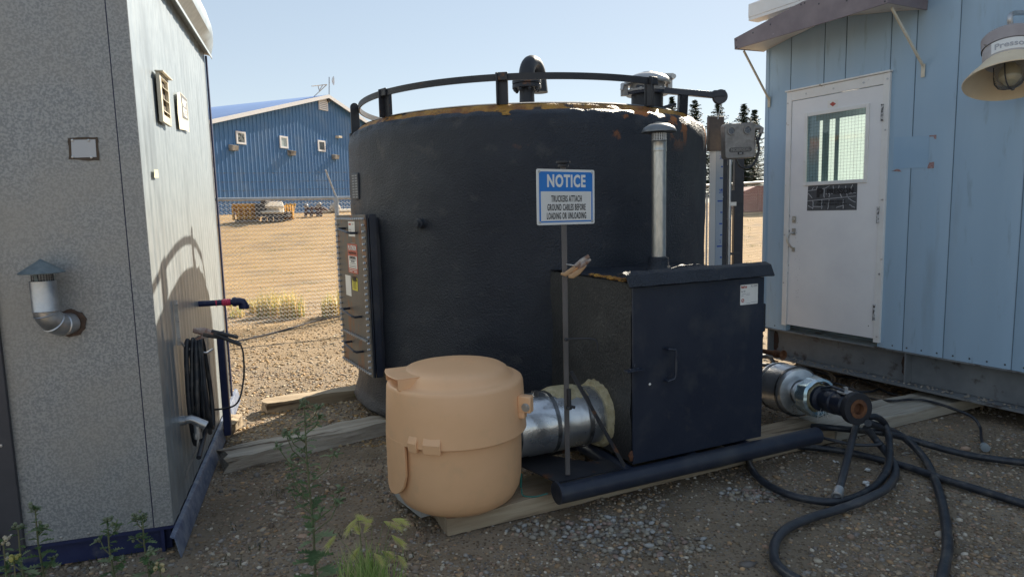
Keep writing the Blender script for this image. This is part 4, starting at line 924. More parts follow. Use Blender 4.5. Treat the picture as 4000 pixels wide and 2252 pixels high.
# ================================================================ PEACH DRUM
KR=.98; DC=Vector((-.312,3.372,0)); dm=thing('spill_drum','peach plastic spill drum with domed lid in front of the tank','drum',DC+UP*.09)
TD=Matrix.Translation(DC)@Matrix.Diagonal((KR,KR,1,1))
b=MB(); b.lathe([(.0001,.080),(.22,.080),(.27,.09),(.31,.118),(.335,.165),(.345,.22),(.349,.32),(.350,.56)],TD,72); bd=b.obj('drum_body',m_orange,dm,ang=50)
b=MB(); b.lathe([(.350,.478),(.374,.470),(.379,.474),(.372,.60),(.365,.722),(.360,.735),(.350,.742),(.330,.744),(.315,.747),(.303,.754),(.293,.769),(.280,.786),(.258,.799),(.215,.808),(.15,.813),(.07,.815),(.0001,.816)],TD,96); lid=b.obj('drum_lid',m_orange,dm,ang=50)
def dpol(a,r,z): return DC+Vector((KR*r*math.sin(a),KR*r*math.cos(a),z))   # a = heading
# latch flap hanging from the lid, left side
b=MB(); 
def flap(b,a0,a1,z0,z1,r0,r1,rc=.06):
    n=14; vs=[];fs=[]; out=[]
    aw=(a1-a0)
    for i in range(n+1):
        t=i/n; a=a0+aw*t
        e=1-abs(2*t-1); zb=z0+ (1-math.sqrt(max(0,1-(1-e)**2)))*rc*2.2
        for r in (r0,r1): vs+= [dpol(a,r,zb),dpol(a,r,z1)]
    for i in range(n):
        q=i*4; fs+=[(q+2,q+6,q+7,q+3),(q,q+1,q+5,q+4),(q,q+4,q+6,q+2),(q+1,q+3,q+7,q+5)]
    fs+=[(0,2,3,1),(n*4,n*4+1,n*4+3,n*4+2)]
    b.add(vs,fs)
flap(b,rad(219),rad(266),.19,.485,.362,.379); b.obj('lid_flap',m_orange,lid,bevel=.003)
b=MB()
for (a0,a1) in [(206,214),(187,201)]:
    vs=[]
    for r,z in [(.360,.452),(.386,.452),(.393,.50),(.376,.532),(.360,.532)]:
        for a in (a0,a1): vs.append(dpol(rad(a),r,z))
    fs=[(0,2,4,6,8),(9,7,5,3,1)]+[((2*i)%10,(2*i+1)%10,(2*i+3)%10,(2*i+2)%10) for i in range(5)]
    b.add(vs,fs)
vs=[];fs=[]
n=16
for i in range(n+1):
    a=rad(150+62*i/n); 
    for r,z in [(.352,.455),(.379,.455),(.379,.478),(.352,.478)]: 
        vs.append(dpol(a,r,z-.02*(1-abs(i/n-.85)*1.1)))
for i in range(n):
    for j in range(4): fs.append((i*4+j,i*4+(j+1)%4,(i+1)*4+(j+1)%4,(i+1)*4+j))
fs+=[(0,1,2,3),(n*4+3,n*4+2,n*4+1,n*4)]
b.obj('lid_clip',m_orange,lid,bevel=.004)
# intake hood
hd=rad(246); hu_=Vector((math.sin(hd),math.cos(hd),0)); hr_=Vector((hu_.y,-hu_.x,0))
Mo=frame(DC+UP*.737,-hr_,UP)   # x = side, y = z x x
Mo=Matrix(((hr_.x,hu_.x,0,DC.x),(hr_.y,hu_.y,0,DC.y),(0,0,1,.737),(0,0,0,1)))
b=MB(); w0=.128; t=.006
def hb_(b,x0,x1,y0,y1,z0,z1): b.box(((x0+x1)/2,(y0+y1)/2,(z0+z1)/2),(x1-x0,y1-y0,z1-z0),Mo)
arc=[(w0*math.sin(k)/math.sin(1),0) for k in ()]; aw_=math.asin(w0/.362); poly=[(-w0,.20),(w0,.20)]+[(.362*math.sin(a),.362*math.cos(a)) for a in np.linspace(aw_,-aw_,10)]; b.prism(poly,.055,.061,Mo); hb_(b,-w0,-w0+t,.20,.338,.0,.055); hb_(b,w0-t,w0,.20,.338,.0,.055); hb_(b,-w0+t,w0-t,.20,.206,.0,.055)
b.obj('intake_hood',m_orange,lid,bevel=.004)
b=MB(); hb_(b,-w0+.008,w0-.008,.21,.335,.001,.004); b.obj('hood_floor',m_orange,lid)
# ear with bolt
b=MB(); er=rad(112); eu=Vector((math.sin(er),math.cos(er),0)); et=Vector((-eu.y,eu.x,0)); Me=frame(DC+eu*.375+UP*.63,eu,et if et.y<0 else -et)
b.box((.02,0,0),(.07,.085,.05),Me); b.box((.0,-.05,0),(.04,.05,.045),Me); b.obj('hinge_ear',m_orange,lid,bevel=.006)
b=MB(); bolt(b,Me@Vector((.03,-.012,.025)),Me.to_3x3()@Vector((0,0,1)),.017,.012); b.lathe([(.0001,0),(.022,0),(.022,.003),(.0001,.003)],frame(Me@Vector((.03,-.012,.025)),UP,Me.to_3x3()@Vector((0,0,1))),20); b.obj('hinge_bolt',m_steel,lid)
# embossed lettering
Ml=Matrix.Translation(DC+UP*.8125)@Matrix.Rotation(rad(-38),4,'Z')
text('embossed_logo','PSG',.085,m_orange,Ml@Matrix.Translation((.0,.06,0)),lid,sx=1.1,off=.002,ext=.003)
text('embossed_text','CORPORATION',.02,m_orange,Ml@Matrix.Translation((.0,.012,0)),lid,ext=.0025)
def wrapd(ac,zc,r):
    return lambda p: dpol(ac-p.x/r,r+p.z,zc+p.y)
text('embossed_logo','PSG',.085,m_orange,None,lid,sx=1.15,off=.002,ext=.003,wrap=wrapd(rad(246),.655,.3635))
text('embossed_text','DUZ-IT',.036,m_orange,None,lid,off=.001,ext=.0022,wrap=wrapd(rad(243),.60,.366))
for i,t_ in enumerate(['environmental','protection','PATENTED']): text('embossed_text',t_,.017,m_orange,None,lid,ext=.002,wrap=wrapd(rad(243),.57-.022*i,.3675))
b=MB(); vs=[];
for i in range(7):
    a=rad(250-9*i/6)
    for z in (.455,.505): vs+=[dpol(a,.3745,z-.004*i/6),dpol(a,.3762,z-.004*i/6)]
fs=[]
for i in range(6):
    q=i*4; fs+=[(q+1,q+5,q+7,q+3),(q,q+2,q+6,q+4),(q,q+4,q+5,q+1),(q+2,q+3,q+7,q+6)]
fs+=[(0,1,3,2),(24,26,27,25)]
b.add(vs,fs); b.obj('data_sticker',mat('blue_grey_sticker',(.13,.17,.23),(.38,.42,.45),rough=.3,scale=110,detail=2),lid)
b=MB(); q0=onz(985,1222,.09);q1=onz(1058,1290,.02)
b=MB(); tray=[onz(985,1215,.085),onz(1000,1240,.085),onz(1058,1285,.085),onz(1100,1275,.085),onz(1100,1150,.085)]
k=5; b.add(tray+[p-UP*.035 for p in tray],[tuple(range(k)),tuple(range(2*k-1,k-1,-1))]+[(i,(i+1)%k,k+(i+1)%k,k+i) for i in range(k)])
tag(b.obj('drip_tray',mat('tray_metal',(.46,.48,.48),(.56,.57,.56),rough=.4,metal=.4,scale=14)),'flat silvery metal tray corner showing under the peach drum','tray')
b=MB(); b.tube(catmull([onz(1312,1228,.13),onz(1316,1245,.10),onz(1345,1248,.10),onz(1378,1240,.12)]),.004,6); b.tube([onz(1311,1190,.2),onz(1310,1225,.12)],.006,6)
tag(b.obj('green_wire',mat('green_wire',(.02,.16,.13),rough=.4)),'thin green wire between the drum and the skid pipe','wire')
# ================================================================ RIGHT VALVE ASSEMBLY
vA=ony(1950,968,4.78); vB=ony(2160,1028,3.95)
vb=thing('insulated_valve','silver insulated valve with a rusty flange end right of the enclosure','valve',Vector((vB.x,vB.y,.2)))
ax_=(vB-vA); VL=ax_.length; ax_.normalize()
Mv=frame(vA,Vector((-ax_.y,ax_.x,0)).normalized(),ax_)
b=MB(); b.lathe([(.0001,-.03),(.125,-.03),(.155,-.02),(.175,.0),(.175,.19),(.16,.215),(.09,.225)],Mv@Matrix.Translation((0,0,.02))@Matrix.Diagonal((1,1,1.25,1)),48); b.obj('insulation_can',m_alu,vb)
b=MB()
for z in (.035,.235): b.lathe([(.175,z-.010),(.179,z-.010),(.179,z+.010),(.175,z+.010)],Mv@Matrix.Translation((0,0,.02)),48,closed=True)
b.parts('strap',m_strap,vb)
b=MB(); b.lathe([(.10,.27),(.085,.30),(.095,.35),(.088,.43)],Mv,32,disp=lambda a,z,r:.008*noise.noise(Vector((math.cos(a)*2,math.sin(a)*2,z*20)))); b.obj('neck_cladding',m_alu,vb)
b=MB(); 
for k in range(60):
    a=k/60*6.283*.85-2.2
b.lathe([(.09,.42),(.128,.40),(.137,.42),(.130,.50),(.112,.51)],Mv,60,a0=rad(40),a1=rad(320),disp=lambda a,z,r:.006*math.sin(a*40)*(1 if z<.4 else 0)+.012*noise.noise(Vector((math.cos(a)*3,math.sin(a)*3,z*12)))); b.obj('torn_foil_ring',mat('blue_tinted_foil',(.40,.55,.62),(.62,.72,.76),rough=.25,metal=.75,scale=10),vb)
b=MB(); b.lathe([(.09,.42),(.10,.46),(.085,.50),(.06,.51)],Mv,40,disp=lambda a,z,r:.012*noise.noise(Vector((math.cos(a)*4,math.sin(a)*4,z*30)))); b.obj('insulation_foam',m_creamfoam,vb)
b=MB(); b.lathe([(.085,.50),(.085,.53),(.062,.54),(.065,.58),(.078,.60),(.078,.66),(.07,.67),(.075,.70),(.075,.76),(.06,.78),(.06,VL-.04)],Mv,36); b.obj('valve_body',m_blackp,vb)
b=MB(); b.lathe([(.04,VL-.04),(.102,VL-.04),(.102,VL-.006),(.099,VL),(.06,VL),(.06,VL+.003)],Mv,40); fl_=b.obj('end_flange',m_blackrust,vb)
b=MB(); b.lathe([(.060,VL+.0032),(.036,VL+.0032),(.034,VL-.03),(.0001,VL-.03)],Mv,32); b.obj('flange_face',m_rust,fl_)
b=MB()
for k in range(4): a=rad(45+90*k); b.cyl((.079*math.cos(a),.079*math.sin(a),VL),.010,-.002,.0012,Mv,12)
b.parts('bolt_hole',m_ink,fl_)
b=MB(); vm=vA+ax_*(VL-.12); b.cyl(vm[:],.02,.04,.085,seg=12); b.lathe([(.0001,.082),(.05,.082),(.05,.088),(.0001,.088)],Matrix.Translation(vm),20); b.box((vm.x,vm.y,vm.z+.10),(.022,.022,.035)); b.obj('valve_stem',m_steel,vb)
b=MB(); b.tube([vm+UP*.09,vm-ax_*.12+UP*.10,vm-ax_*.26+UP*.075-Vector((0,.04,0))],.009,6,flat=1.8); b.obj('lever',m_blackp,vb)
b=MB(); b.tube([vA-ax_*.28+kb*.05,vA-ax_*.02],.085,24); b.obj('foil_sleeve',mat('crinkled_foil',(.6,.62,.65),rough=.2,metal=.95,bump=.9,bscale=14,bdist=.03),vb)
random.seed(3); b=MB(); fr=vA+ax_*.47-UP*.05+Vector((-.0,-.05,0))
for k in range(16): b.tube([fr,fr+Vector((random.uniform(-.03,.04),random.uniform(-.03,0),random.uniform(-.04,.02))),fr+Vector((random.uniform(-.03,.07),random.uniform(-.03,0),random.uniform(-.09,-.04)))],.0012,3)
b.obj('frayed_strands',m_trim,vb)
# rusty stub pipe behind the enclosure
b=MB(); A=ony(1905,880,4.55); B=ony(1952,889,4.40); C2=ony(1966,890,4.35); b.tube([A,B],.017,14); rp=b.obj('stub_pipe',m_rust); tag(rp,'short rusty brown pipe with open coupling behind the enclosure','pipe')
b=MB(); d=(C2-A).normalized(); b.lathe([(.017,-.03),(.026,-.03),(.026,.0),(.022,.0),(.024,.02),(.034,.045),(.030,.047),(.022,.02),(.0001,.01)],frame(B+d*.02,d.orthogonal(),d),20); b.obj('coupling',m_rust,rp)
# ================================================================ HOSES
def z5(P,zs,r):
    out=[]
    for i,(x,y) in enumerate(P):
        z=zs[i] if isinstance(zs,(list,tuple)) else zs
        out.append(onz(1867+.4229*x,837+.4229*y,z))
    return catmull(out,10)
def hose(P,zs,r,label,cat='hose',name='rubber_hose',m=None,grp='hoses on the ground at the right'):
    pts=z5(P,zs,r); b=MB(); hk_=random.random()*9; b.tube(pts,[r*(1+.07*noise.noise(Vector((q*.35,hk_,0)))) for q in range(len(pts))],12); o=b.obj(name,m or m_black,ang=60); tag(o,label,cat,grp); return o,pts
m_hose2=mat('dusty_hose',(.028,.032,.042),(.055,.058,.066),rough=.45,scale=9,stain=(.10,.095,.09),sscale=15,slo=.58,shi=.75)
o,p=hose([(700,470),(675,560),(650,650),(615,790),(585,900),(572,945)],[.22,.16,.12,.09,.07,.06],.021,'short stiff hose hanging from the valve, ending in a silver coupling',m=m_hose2)
b=MB(); d=(p[-1]-p[-4]).normalized(); Mf=frame(p[-1],d.orthogonal(),d); b.lathe([(.021,-.03),(.026,-.03),(.026,.012),(.029,.012),(.029,.05),(.021,.052),(.019,.02),(.0001,.02)],Mf,18); b.obj('hose_coupling',m_steel,o)
hose([(745,500),(800,500),(850,545),(875,650),(868,790),(800,900),(690,968),(560,1003),(400,990),(250,950),(120,880),(52,800),(48,740),(110,690),(240,668),(420,680),(620,705),(800,748),(1000,800),(1200,870),(1400,930),(1675,1015),(1850,1060)],[.26,.25,.18,.10,.06,.035]+[.03]*17,.021,'long hose looped round and running off to the lower right')
hose([(748,535),(830,560),(960,620),(1080,740),(1150,880),(1200,1060),(1222,1250),(1200,1400),(1170,1520)],[.24,.16,.07,.03,.025,.025,.025,.025,.025],.023,'hose curving down from the flange to the bottom edge of the picture')
hose([(735,560),(800,640),(880,740),(912,830),(860,920),(740,985),(580,1045),(400,1100),(260,1165),(195,1250),(195,1350),(255,1420),(345,1475)],[.20,.10,.05,.03,.06,.06,.03,.025,.025,.025,.025,.025,.025],.022,'hose making an open S bend in the gravel in the foreground',m=m_hose2)
hose([(420,555),(520,562),(650,574),(850,595),(1000,632),(1200,690),(1400,735),(1675,770),(1850,790)],[.10,.13,.13,.12,.06,.035,.03,.03,.03],.021,'straight hose crossing over the plank towards the right edge')
hose([(470,620),(560,642),(680,664),(800,664),(830,655)],.10,.010,'thin short hose stub lying on the plank by the skid pipe',m=m_hose2)
hose([(120,190),(300,202),(440,222),(530,258),(535,295),(450,318),(300,332),(120,345)],.03,.019,'hose doubled back in a long U behind the insulated valve')
hose([(120,140),(165,146),(190,190),(170,240),(120,250)],[.12,.12,.07,.03,.03],.019,'short curved hose end close to the enclosure corner')
o,p=hose([(440,235),(560,255),(680,268),(790,300),(812,328),(760,348),(680,345),(655,310),(690,280),(700,268),(850,345),(930,372),(905,400),(830,420),(740,436)],.02,.010,'thin black cord coiled in loops under the blue building',cat='cable',name='electric_cord')
o,p=hose([(520,290),(620,318),(740,380),(880,402),(1000,396),(1110,405),(1260,452),(1370,500),(1415,560),(1422,620),(1430,655),(1440,672)],[.02]*3+[.10,.10,.10,.10,.08,.03,.02,.02,.02],.010,'thin cable lying across the plank, ending in a silver plug',cat='cable',name='electric_cord')
b=MB(); d=head(120)*.0+(p[-1]-p[-3]).normalized(); b.lathe([(.0001,-.01),(.022,-.01),(.024,.0),(.022,.012),(.026,.015),(.026,.04),(.0001,.042)],frame(p[-1],d.orthogonal(),d),16); b.obj('plug',mat('plug_grey',(.34,.38,.40),rough=.4,metal=.3),o)
b=MB(); q=z5([(720,790),(760,800),(790,812)],.02,0)
for P_,s in [((745,812),1.2),((735,885),1.0),((740,905),.9),((555,760),.6)]:
    c=onz(1867+.4229*P_[0],837+.4229*P_[1],.012); 
    for k in range(3): b.ico(c+Vector((random.uniform(-.012,.012),random.uniform(-.012,.012),0)),(.014*s,.010*s,.008*s),1,jit=.4)
tag(b.obj('paper_scraps',m_label),'small crumpled white scraps of litter lying inside the hose loop','litter',kind='stuff')
# ================================================================ BLUE TRAILER BUILDING
tv=Vector((math.sin(rad(151.5)),math.cos(rad(151.5)),0)); tn=Vector((-.877,-.480,0)); tn=Vector((tv.y,-tv.x,0)); tn=tn if tn.x<0 else -tn
TP=-tn*5.2
def onT(x,y,o=0.0): return onpl(x,y,TP+tn*o,tn)
s_=lambda p: p.dot(tv)
S0t=-4.42; S1t=3.0; ZS=.41; ZR=3.42
def TW(s,o,z): return TP+tv*(s)+tn*o+UP*z
TPs=TP-tv*(TP.dot(tv)); 
def TW(s,o,z): return TPs+tv*s+tn*o+UP*z
def TB(b,s0,s1,o0,o1,z0,z1):
    vs=[TW(s,o,z) for s in (s0,s1) for o in (o0,o1) for z in (z0,z1)]
    return b.add(vs,[(0,1,3,2),(4,6,7,5),(0,4,5,1),(2,3,7,6),(0,2,6,4),(1,5,7,3)])
tr=thing('site_building','light blue metal-clad portable building on a grey skid, at the right','portable building',TW(S0t,0,ZS))
seams=[s_(onT(x,y)) for x,y in [(1936,300),(1990,160),(2074,130),(2129,100),(2242,160),(2300,300),(2385,650),(2563,650)]]
seams=[s_(onT(1936,300)),s_(onT(1990,180)),s_(onT(2074,160)),s_(onT(2129,130)),s_(onT(2242,120)),s_(onT(2300,250)),s_(onT(2388,600)),s_(onT(2566,600))]
seams=sorted(seams); ed=[S0t]+seams+[S1t-2.2,S1t-1.6,S1t-.8,S1t]
vs=[];fs=[]; b=MB(); pr2=[]
for i in range(len(ed)-1):
    a,c=ed[i],ed[i+1]; wd=c-a
    pr2+=[(a+.002,0.0),(a+.012,.004)]
    nr=max(1,int(wd/.16))
    for k in range(nr):
        q=a+.012+(wd-.024)*(k+.5)/nr; pr2+=[(q-.035,.004),(q-.015,.0052),(q+.015,.0052),(q+.035,.004)]
    pr2+=[(c-.012,.004),(c-.002,0.0)]
dL=s_(onT(1981,400)); dRr=s_(onT(2236,400)); dT=onT(1981,234).z; dB=onT(1972,815).z
n=len(pr2)
def osd(s):
    for i in range(n-1):
        if pr2[i][0]<=s<=pr2[i+1][0]:
            t=(s-pr2[i][0])/max(1e-9,pr2[i+1][0]-pr2[i][0]); return pr2[i][1]*(1-t)+pr2[i+1][1]*t
    return 0
hA,hB=dL+.03,dRr-.03
for (sa,sb,za,zb2) in [(S0t,hA,ZS,ZR),(hA,hB,dT-.03,ZR),(hB,S1t,ZS,ZR)]:
    q=[(sa,osd(sa))]+[p for p in pr2 if sa<p[0]<sb]+[(sb,osd(sb))]
    vs=[];
    for s,o in q: vs+=[TW(s,o,za),TW(s,o,zb2)]
    b.add(vs,[(2*i,2*i+2,2*i+3,2*i+1) for i in range(len(q)-1)]); TB(b,sa,sb,-.06,-.004,za,zb2)
b.obj('wall_siding',m_ltblue,tr,ang=25)
b=MB()
for sm_ in seams:
    if not (dL<sm_<dRr): TB(b,sm_-.0014,sm_+.0014,-.003,.0046,ZS,ZR)
    else: TB(b,sm_-.0014,sm_+.0014,-.003,.0046,dT+.02,ZR)
b.parts('seam',mat('seam_dark',(.13,.18,.23),rough=.8),tr)
b=MB(); TB(b,S0t-.01,S0t+.03,-.05,.012,ZS,ZR-.3); b.obj('corner_trim',m_ltblue,tr,bevel=.004)
b=MB(); TB(b,S0t,S0t+.03,-2.6,-.06,ZS,ZR); TB(b,S1t-.03,S1t,-2.6,-.06,ZS,ZR); TB(b,S0t,S1t,-2.6,-2.57,ZS,ZR); b.obj('far_walls',m_ltblue,tr)
b=MB(); TB(b,S0t-.05,S1t+.1,-2.7,.10,ZR+.26,ZR+.31); b.obj('roof',m_trim,tr)
b=MB(); TB(b,S0t-.12,S1t+.1,.0,.13,ZR-.10,ZR-.07); TB(b,S0t-.12,S1t+.1,.12,.135,ZR-.07,ZR+.05); TB(b,S0t-.12,S0t-.105,-.3,.12,ZR-.07,ZR+.05); b.obj('lower_fascia',m_trim,tr,bevel=.002)
b=MB(); TB(b,S0t,S1t,.0,.02,ZR+.05,ZR+.25); b.obj('upper_siding',m_ltblue,tr)
b=MB(); TB(b,S0t-.10,S0t+.08,.02,.15,ZR+.10,ZR+.26); TB(b,S0t+.08,S1t,.02,.12,ZR+.17,ZR+.26); b.obj('gutter',m_trim,tr,bevel=.003)
b=MB()
for i in range(40):
    s=S0t+.04+i*.115
    p=TW(s,.004,ZS+.03); 
    if dL-.03<s<dRr+.03: continue
    b.lathe([(.0001,.004),(.006,.003),(.007,0)],frame(p,tv,tn),8)
b.parts('screw',m_darkgrey,tr)
# skid beam
b=MB(); TB(b,S0t,S1t,-.10,-.085,.145,ZS-.012); TB(b,S0t,S1t,-.10,.012,ZS-.013,ZS-.001); TB(b,S0t,S1t,-.10,.035,.125,.143)
for ss in (s_(onT(1945,870,-.08)),s_(onT(2290,930,-.08)),-.6,.9): TB(b,ss-.006,ss+.006,-.085,.0,.145,ZS-.014)
b.obj('skid_beam',m_greybeam,tr,bevel=.002)
b=MB()
for ss in (s_(onT(1945,870,-.08))+.03,s_(onT(2290,930,-.08))-.04): 
    pr=[(.035*math.cos(a)*random.uniform(.7,1.2),.10*math.sin(a)*random.uniform(.8,1.1)) for a in np.linspace(0,6.28,18)[:-1]]; b.prism(pr,0,.002,frame(TW(ss,-.084,.27),tv,tn))
b.parts('rust_blotch',mat('rust_blotch',(.07,.035,.025),(.05,.04,.035),rough=.8,scale=30),tr)
random.seed(5); b=MB()
for i in range(160):
    ss=random.uniform(S0t,-1.2); b.ico(TW(ss,random.uniform(-.07,.03),.15),(.011*random.uniform(.5,1.3),.009,.006),1,jit=.2)
tag(b.obj('ledge_pebbles',mat('pebble_grey',(.26,.22,.18),(.34,.31,.27),rough=.9,scale=20)),'pebbles thrown up onto the lower ledge of the building skid','pebbles',kind='stuff')
b=MB(); TB(b,S0t+.02,S1t-.02,-2.5,-.11,ZS-.011,ZS+.004); TB(b,S0t,S1t,-2.5,-2.48,.125,ZS-.013); TB(b,S0t,S0t+.015,-2.48,-.10,.125,ZS-.013); b.obj('far_beam',m_greybeam,tr)
# door
b=MB(); tw=.052
TB(b,dL,dL+tw,.004,.030,dB,dT-.002); TB(b,dRr-tw,dRr,.004,.030,dB-.02,dT-.002); TB(b,dL+tw,dRr-tw,.004,.0295,dT-.085,dT-.002); TB(b,dL-.01,dRr+.008,.004,.045,dT,dT+.014)
tfm=b.obj('door_frame',m_trim,tr,bevel=.002)
b=MB()
for k in range(3): bolt(b,TW(dL+.2+.27*k,.0295,dT-.045),tn,.008,.004)
for z in (dB+.03,dB+.55,dB+1.15,dB+1.7,dT-.05): bolt(b,TW(dRr-.02,.030,z),tn,.008,.004)
for z in (dB+.4,dB+.85,dT-.1): bolt(b,TW(dL+.014,.030,z),tn,.007,.004)
b.parts('frame_screw',m_steel,tfm)
d0,d1=dL+tw+.004,dRr-tw-.004; dt,db_=dT-.09,dB+.01
wA=onT(2033,292,.02); wB=onT(2189,266,.02); wC=onT(2176,452,.02); wD=onT(2026,460,.02)
ws0=s_(onT(2028,400,.02)); ws1=s_(onT(2179,400,.02)); wz1=(onT(2030,290,.02).z+onT(2180,268,.02).z)/2; wz0=(onT(2027,461,.02).z+onT(2178,454,.02).z)/2
b=MB(); TB(b,d0,ws0,.004,.022,db_,dt); TB(b,ws1,d1,.004,.022,db_,dt); TB(b,ws0,ws1,.004,.022,db_,wz0); TB(b,ws0,ws1,.004,.022,wz1,dt)
dor=b.obj('door',m_doorw,tr)
b=MB(); f_=.028
TB(b,ws0-.018,ws0+f_-.018,.022,.034,wz0-.02,wz1+.02); TB(b,ws1-f_+.018,ws1+.018,.022,.034,wz0-.02,wz1+.02); TB(b,ws0+f_-.018,ws1-f_+.018,.022,.033,wz0-.02,wz0+.012); TB(b,ws0+f_-.018,ws1-f_+.018,.022,.033,wz1-.012,wz1+.02)
wf=b.obj('window_frame',m_trim,dor,bevel=.003)
b=MB(); TB(b,ws0,ws1,.010,.013,wz0,wz1); gl=b.obj('window_pane',mat('wired_glass',(.30,.36,.33),rough=.05,spec=.8),dor)
gm=gl.data.materials[0]; pbs=gm.node_tree.nodes['Principled BSDF']; pbs.inputs['Transmission Weight'].default_value=1; pbs.inputs['Base Color'].default_value=(.93,.97,.94,1); pbs.inputs['IOR'].default_value=1.45
b=MB()
for k in range(1,19): q=ws0+(ws1-ws0)*k/19; TB(b,q-.0006,q+.0006,.0055,.0065,wz0,wz1)
for k in range(1,22): q=wz0+(wz1-wz0)*k/22; TB(b,ws0,ws1,.0055,.0065,q-.0006,q+.0006)
b.obj('wire_mesh',m_darkgrey,dor)
# things seen through the pane: curtain with added glow, and bars
b=MB(); TB(b,ws0+.03,ws1+.25,-.5,-.48,wz0-.2,wz1+.15); 
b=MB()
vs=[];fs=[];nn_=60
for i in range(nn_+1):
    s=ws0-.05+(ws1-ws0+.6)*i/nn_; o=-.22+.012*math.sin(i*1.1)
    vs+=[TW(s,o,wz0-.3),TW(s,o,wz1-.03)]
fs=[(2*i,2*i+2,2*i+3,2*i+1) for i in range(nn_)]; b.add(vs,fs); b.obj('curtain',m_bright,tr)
pbc=m_bright.node_tree.nodes['Principled BSDF']; pbc.inputs['Emission Color'].default_value=(.86,.93,.80,1); pbc.inputs['Emission Strength'].default_value=.24   # added glow on the cloth, standing in for sunlight from the far window
b=MB(); 
for f1,f2 in [(.11,.22),(.33,.39),(.82,1.1)]: TB(b,ws0+(ws1-ws0)*f1,ws0+(ws1-ws0)*f2,-.12,-.11,wz0-.1,wz1+.1)
TB(b,ws0,ws1+.1,-.115,-.10,wz1-.045,wz1+.1)
b.parts('interior_strip',mat('interior_grey',(.20,.30,.32),(.26,.36,.38),rough=.6,scale=5),tr)
# hinges
for z in [onT(2222,283,.03).z,onT(2211,540,.03).z,onT(2197,785,.03).z]:
    b=MB(); b.cyl(TW(d1+.006,.034,z)[:],.009,-.062,.062,seg=12); b.cyl(TW(d1+.006,.034,z)[:],.011,-.066,-.058,seg=10); b.cyl(TW(d1+.006,.034,z)[:],.011,.058,.066,seg=10); b.obj('hinge',mat('chipped_hinge',(.55,.56,.58),(.03,.03,.035),rough=.4,scale=60,lo=.48,hi=.52),dor)
random.seed(40); b=MB()
for k in range(16):
    f=random.random()**.7; y_=470+f*340; xx=1986-f*8+random.uniform(-2,3); c=onT(xx,y_,.0222); sz=random.uniform(.003,.010)
    pr=[(sz*math.cos(a)*random.uniform(.5,.9),sz*1.9*math.sin(a)*random.uniform(.7,1.2)) for a in np.linspace(0,6.283,9)[:-1]]; b.prism(pr,0,.0004,frame(c,tv,tn))
for k in range(26):
    c=onT(random.uniform(2000,2014),random.uniform(560,760),.0222); sz=random.uniform(.0012,.003); b.prism([(sz*math.cos(a),sz*math.sin(a)) for a in np.linspace(0,6.283,6)[:-1]],0,.0004,frame(c,tv,tn))
b.parts('paint_chip',m_inkgrey,dor)
# handle and lock
kc=onT(1998,552,.025); b=MB(); b.box((0,0,.002),(.036,.06,.006),frame(kc,tv,tn)); b.lathe([(.016,.004),(.016,.012),(.010,.018),(.0001,.018)],frame(kc,tv,tn),16); b.obj('lock',mat('worn_brass',(.45,.41,.33),(.55,.53,.50),rough=.35,metal=.6,scale=40),dor)
b=MB(); kc=onT(1997,585,.025); Mk=frame(kc,tv,tn); b.box((0,.01,.002),(.035,.06,.006),Mk); b.tube(catmull([Mk@Vector(p) for p in [(.0,-.0,.004),(-.025,-.015,.04),(-.03,-.07,.05),(-.01,-.12,.035),(.0,-.145,.006)]]),.009,8); b.box((0,-.155,.002),(.03,.04,.006),Mk); b.obj('handle',mat('worn_handle',(.42,.42,.42),(.5,.45,.38),rough=.35,metal=.6,scale=40),dor)
# stickers on the door
def signT(pts,o,t,name,m,parent):
    ps=[onT(x,y,o) for x,y in pts]; k=len(ps); b=MB(); b.add(ps+[p+tn*t for p in ps],[tuple(range(k)),tuple(range(2*k-1,k-1,-1))]+[(i,(i+1)%k,k+(i+1)%k,k+i) for i in range(k)]); return b.obj(name,m,parent)
s1=signT([(2082,254),(2108,250),(2108,270),(2082,273)],.0222,.0007,'small_label',m_label,dor)
signT([(2087,262.5),(2095,256),(2103,261),(2095,268)],.0235,.0004,'diamond_mark',m_red,s1)
sp2=signT([(2033,468),(2157,458),(2155,528),(2030,530)],.0222,.0012,'name_sign',mat('slate_sign',(.065,.07,.08),(.10,.105,.115),rough=.5,scale=20),dor)
pc_=(onT(2033,468,.024)+onT(2157,458,.024)+onT(2155,528,.024)+onT(2030,530,.024))/4
nw=s_(onT(2156,490,.024))-s_(onT(2031,500,.024)); nh=onT(2031,468,.024).z-onT(2031,530,.024).z
Mn2=frame(pc_,tv,tn)
random.seed(21); b=MB(); mortar=[]
def jag(a,c,k=6,j=.012): 
    out=[]
    for i in range(k+1):
        t=i/k; out.append(Vector((a[0]+(c[0]-a[0])*t+random.uniform(-j,j)*nw,a[1]+(c[1]-a[1])*t+random.uniform(-j,j)*nh,0)))
    return out
lines=[((-.49,-.12),(.48,.02)),((-.48,.30),(-.15,.36)),((-.38,.40),(-.42,.30)),((-.15,.36),(-.15,.0)),((-.05,.45),(-.13,.36)),((.02,.45),(.04,.34)),((.15,.46),(.13,.3)),((.28,.42),(.28,.3)),((-.38,-.1),(-.38,-.45)),((-.20,-.09),(-.19,-.45)),((-.38,-.34),(-.2,-.36)),((-.05,-.1),(-.06,-.46)),((.23,-.1),(.24,-.45)),((.10,-.4),(.24,-.34)),((.33,-.05),(.48,-.22)),((-.12,.14),(.16,.15)),((-.04,.14),(-.04,.0)),((.18,.13),(.2,.0)),((.30,.12),(.31,.02)),((.34,.12),(.48,.14)),((-.48,.18),(-.4,.0)),((-.48,-.3),(-.38,-.42)),((.36,-.3),(.46,-.42)),((-.30,.46),(-.31,.34)),((.40,.45),(.38,.32))]
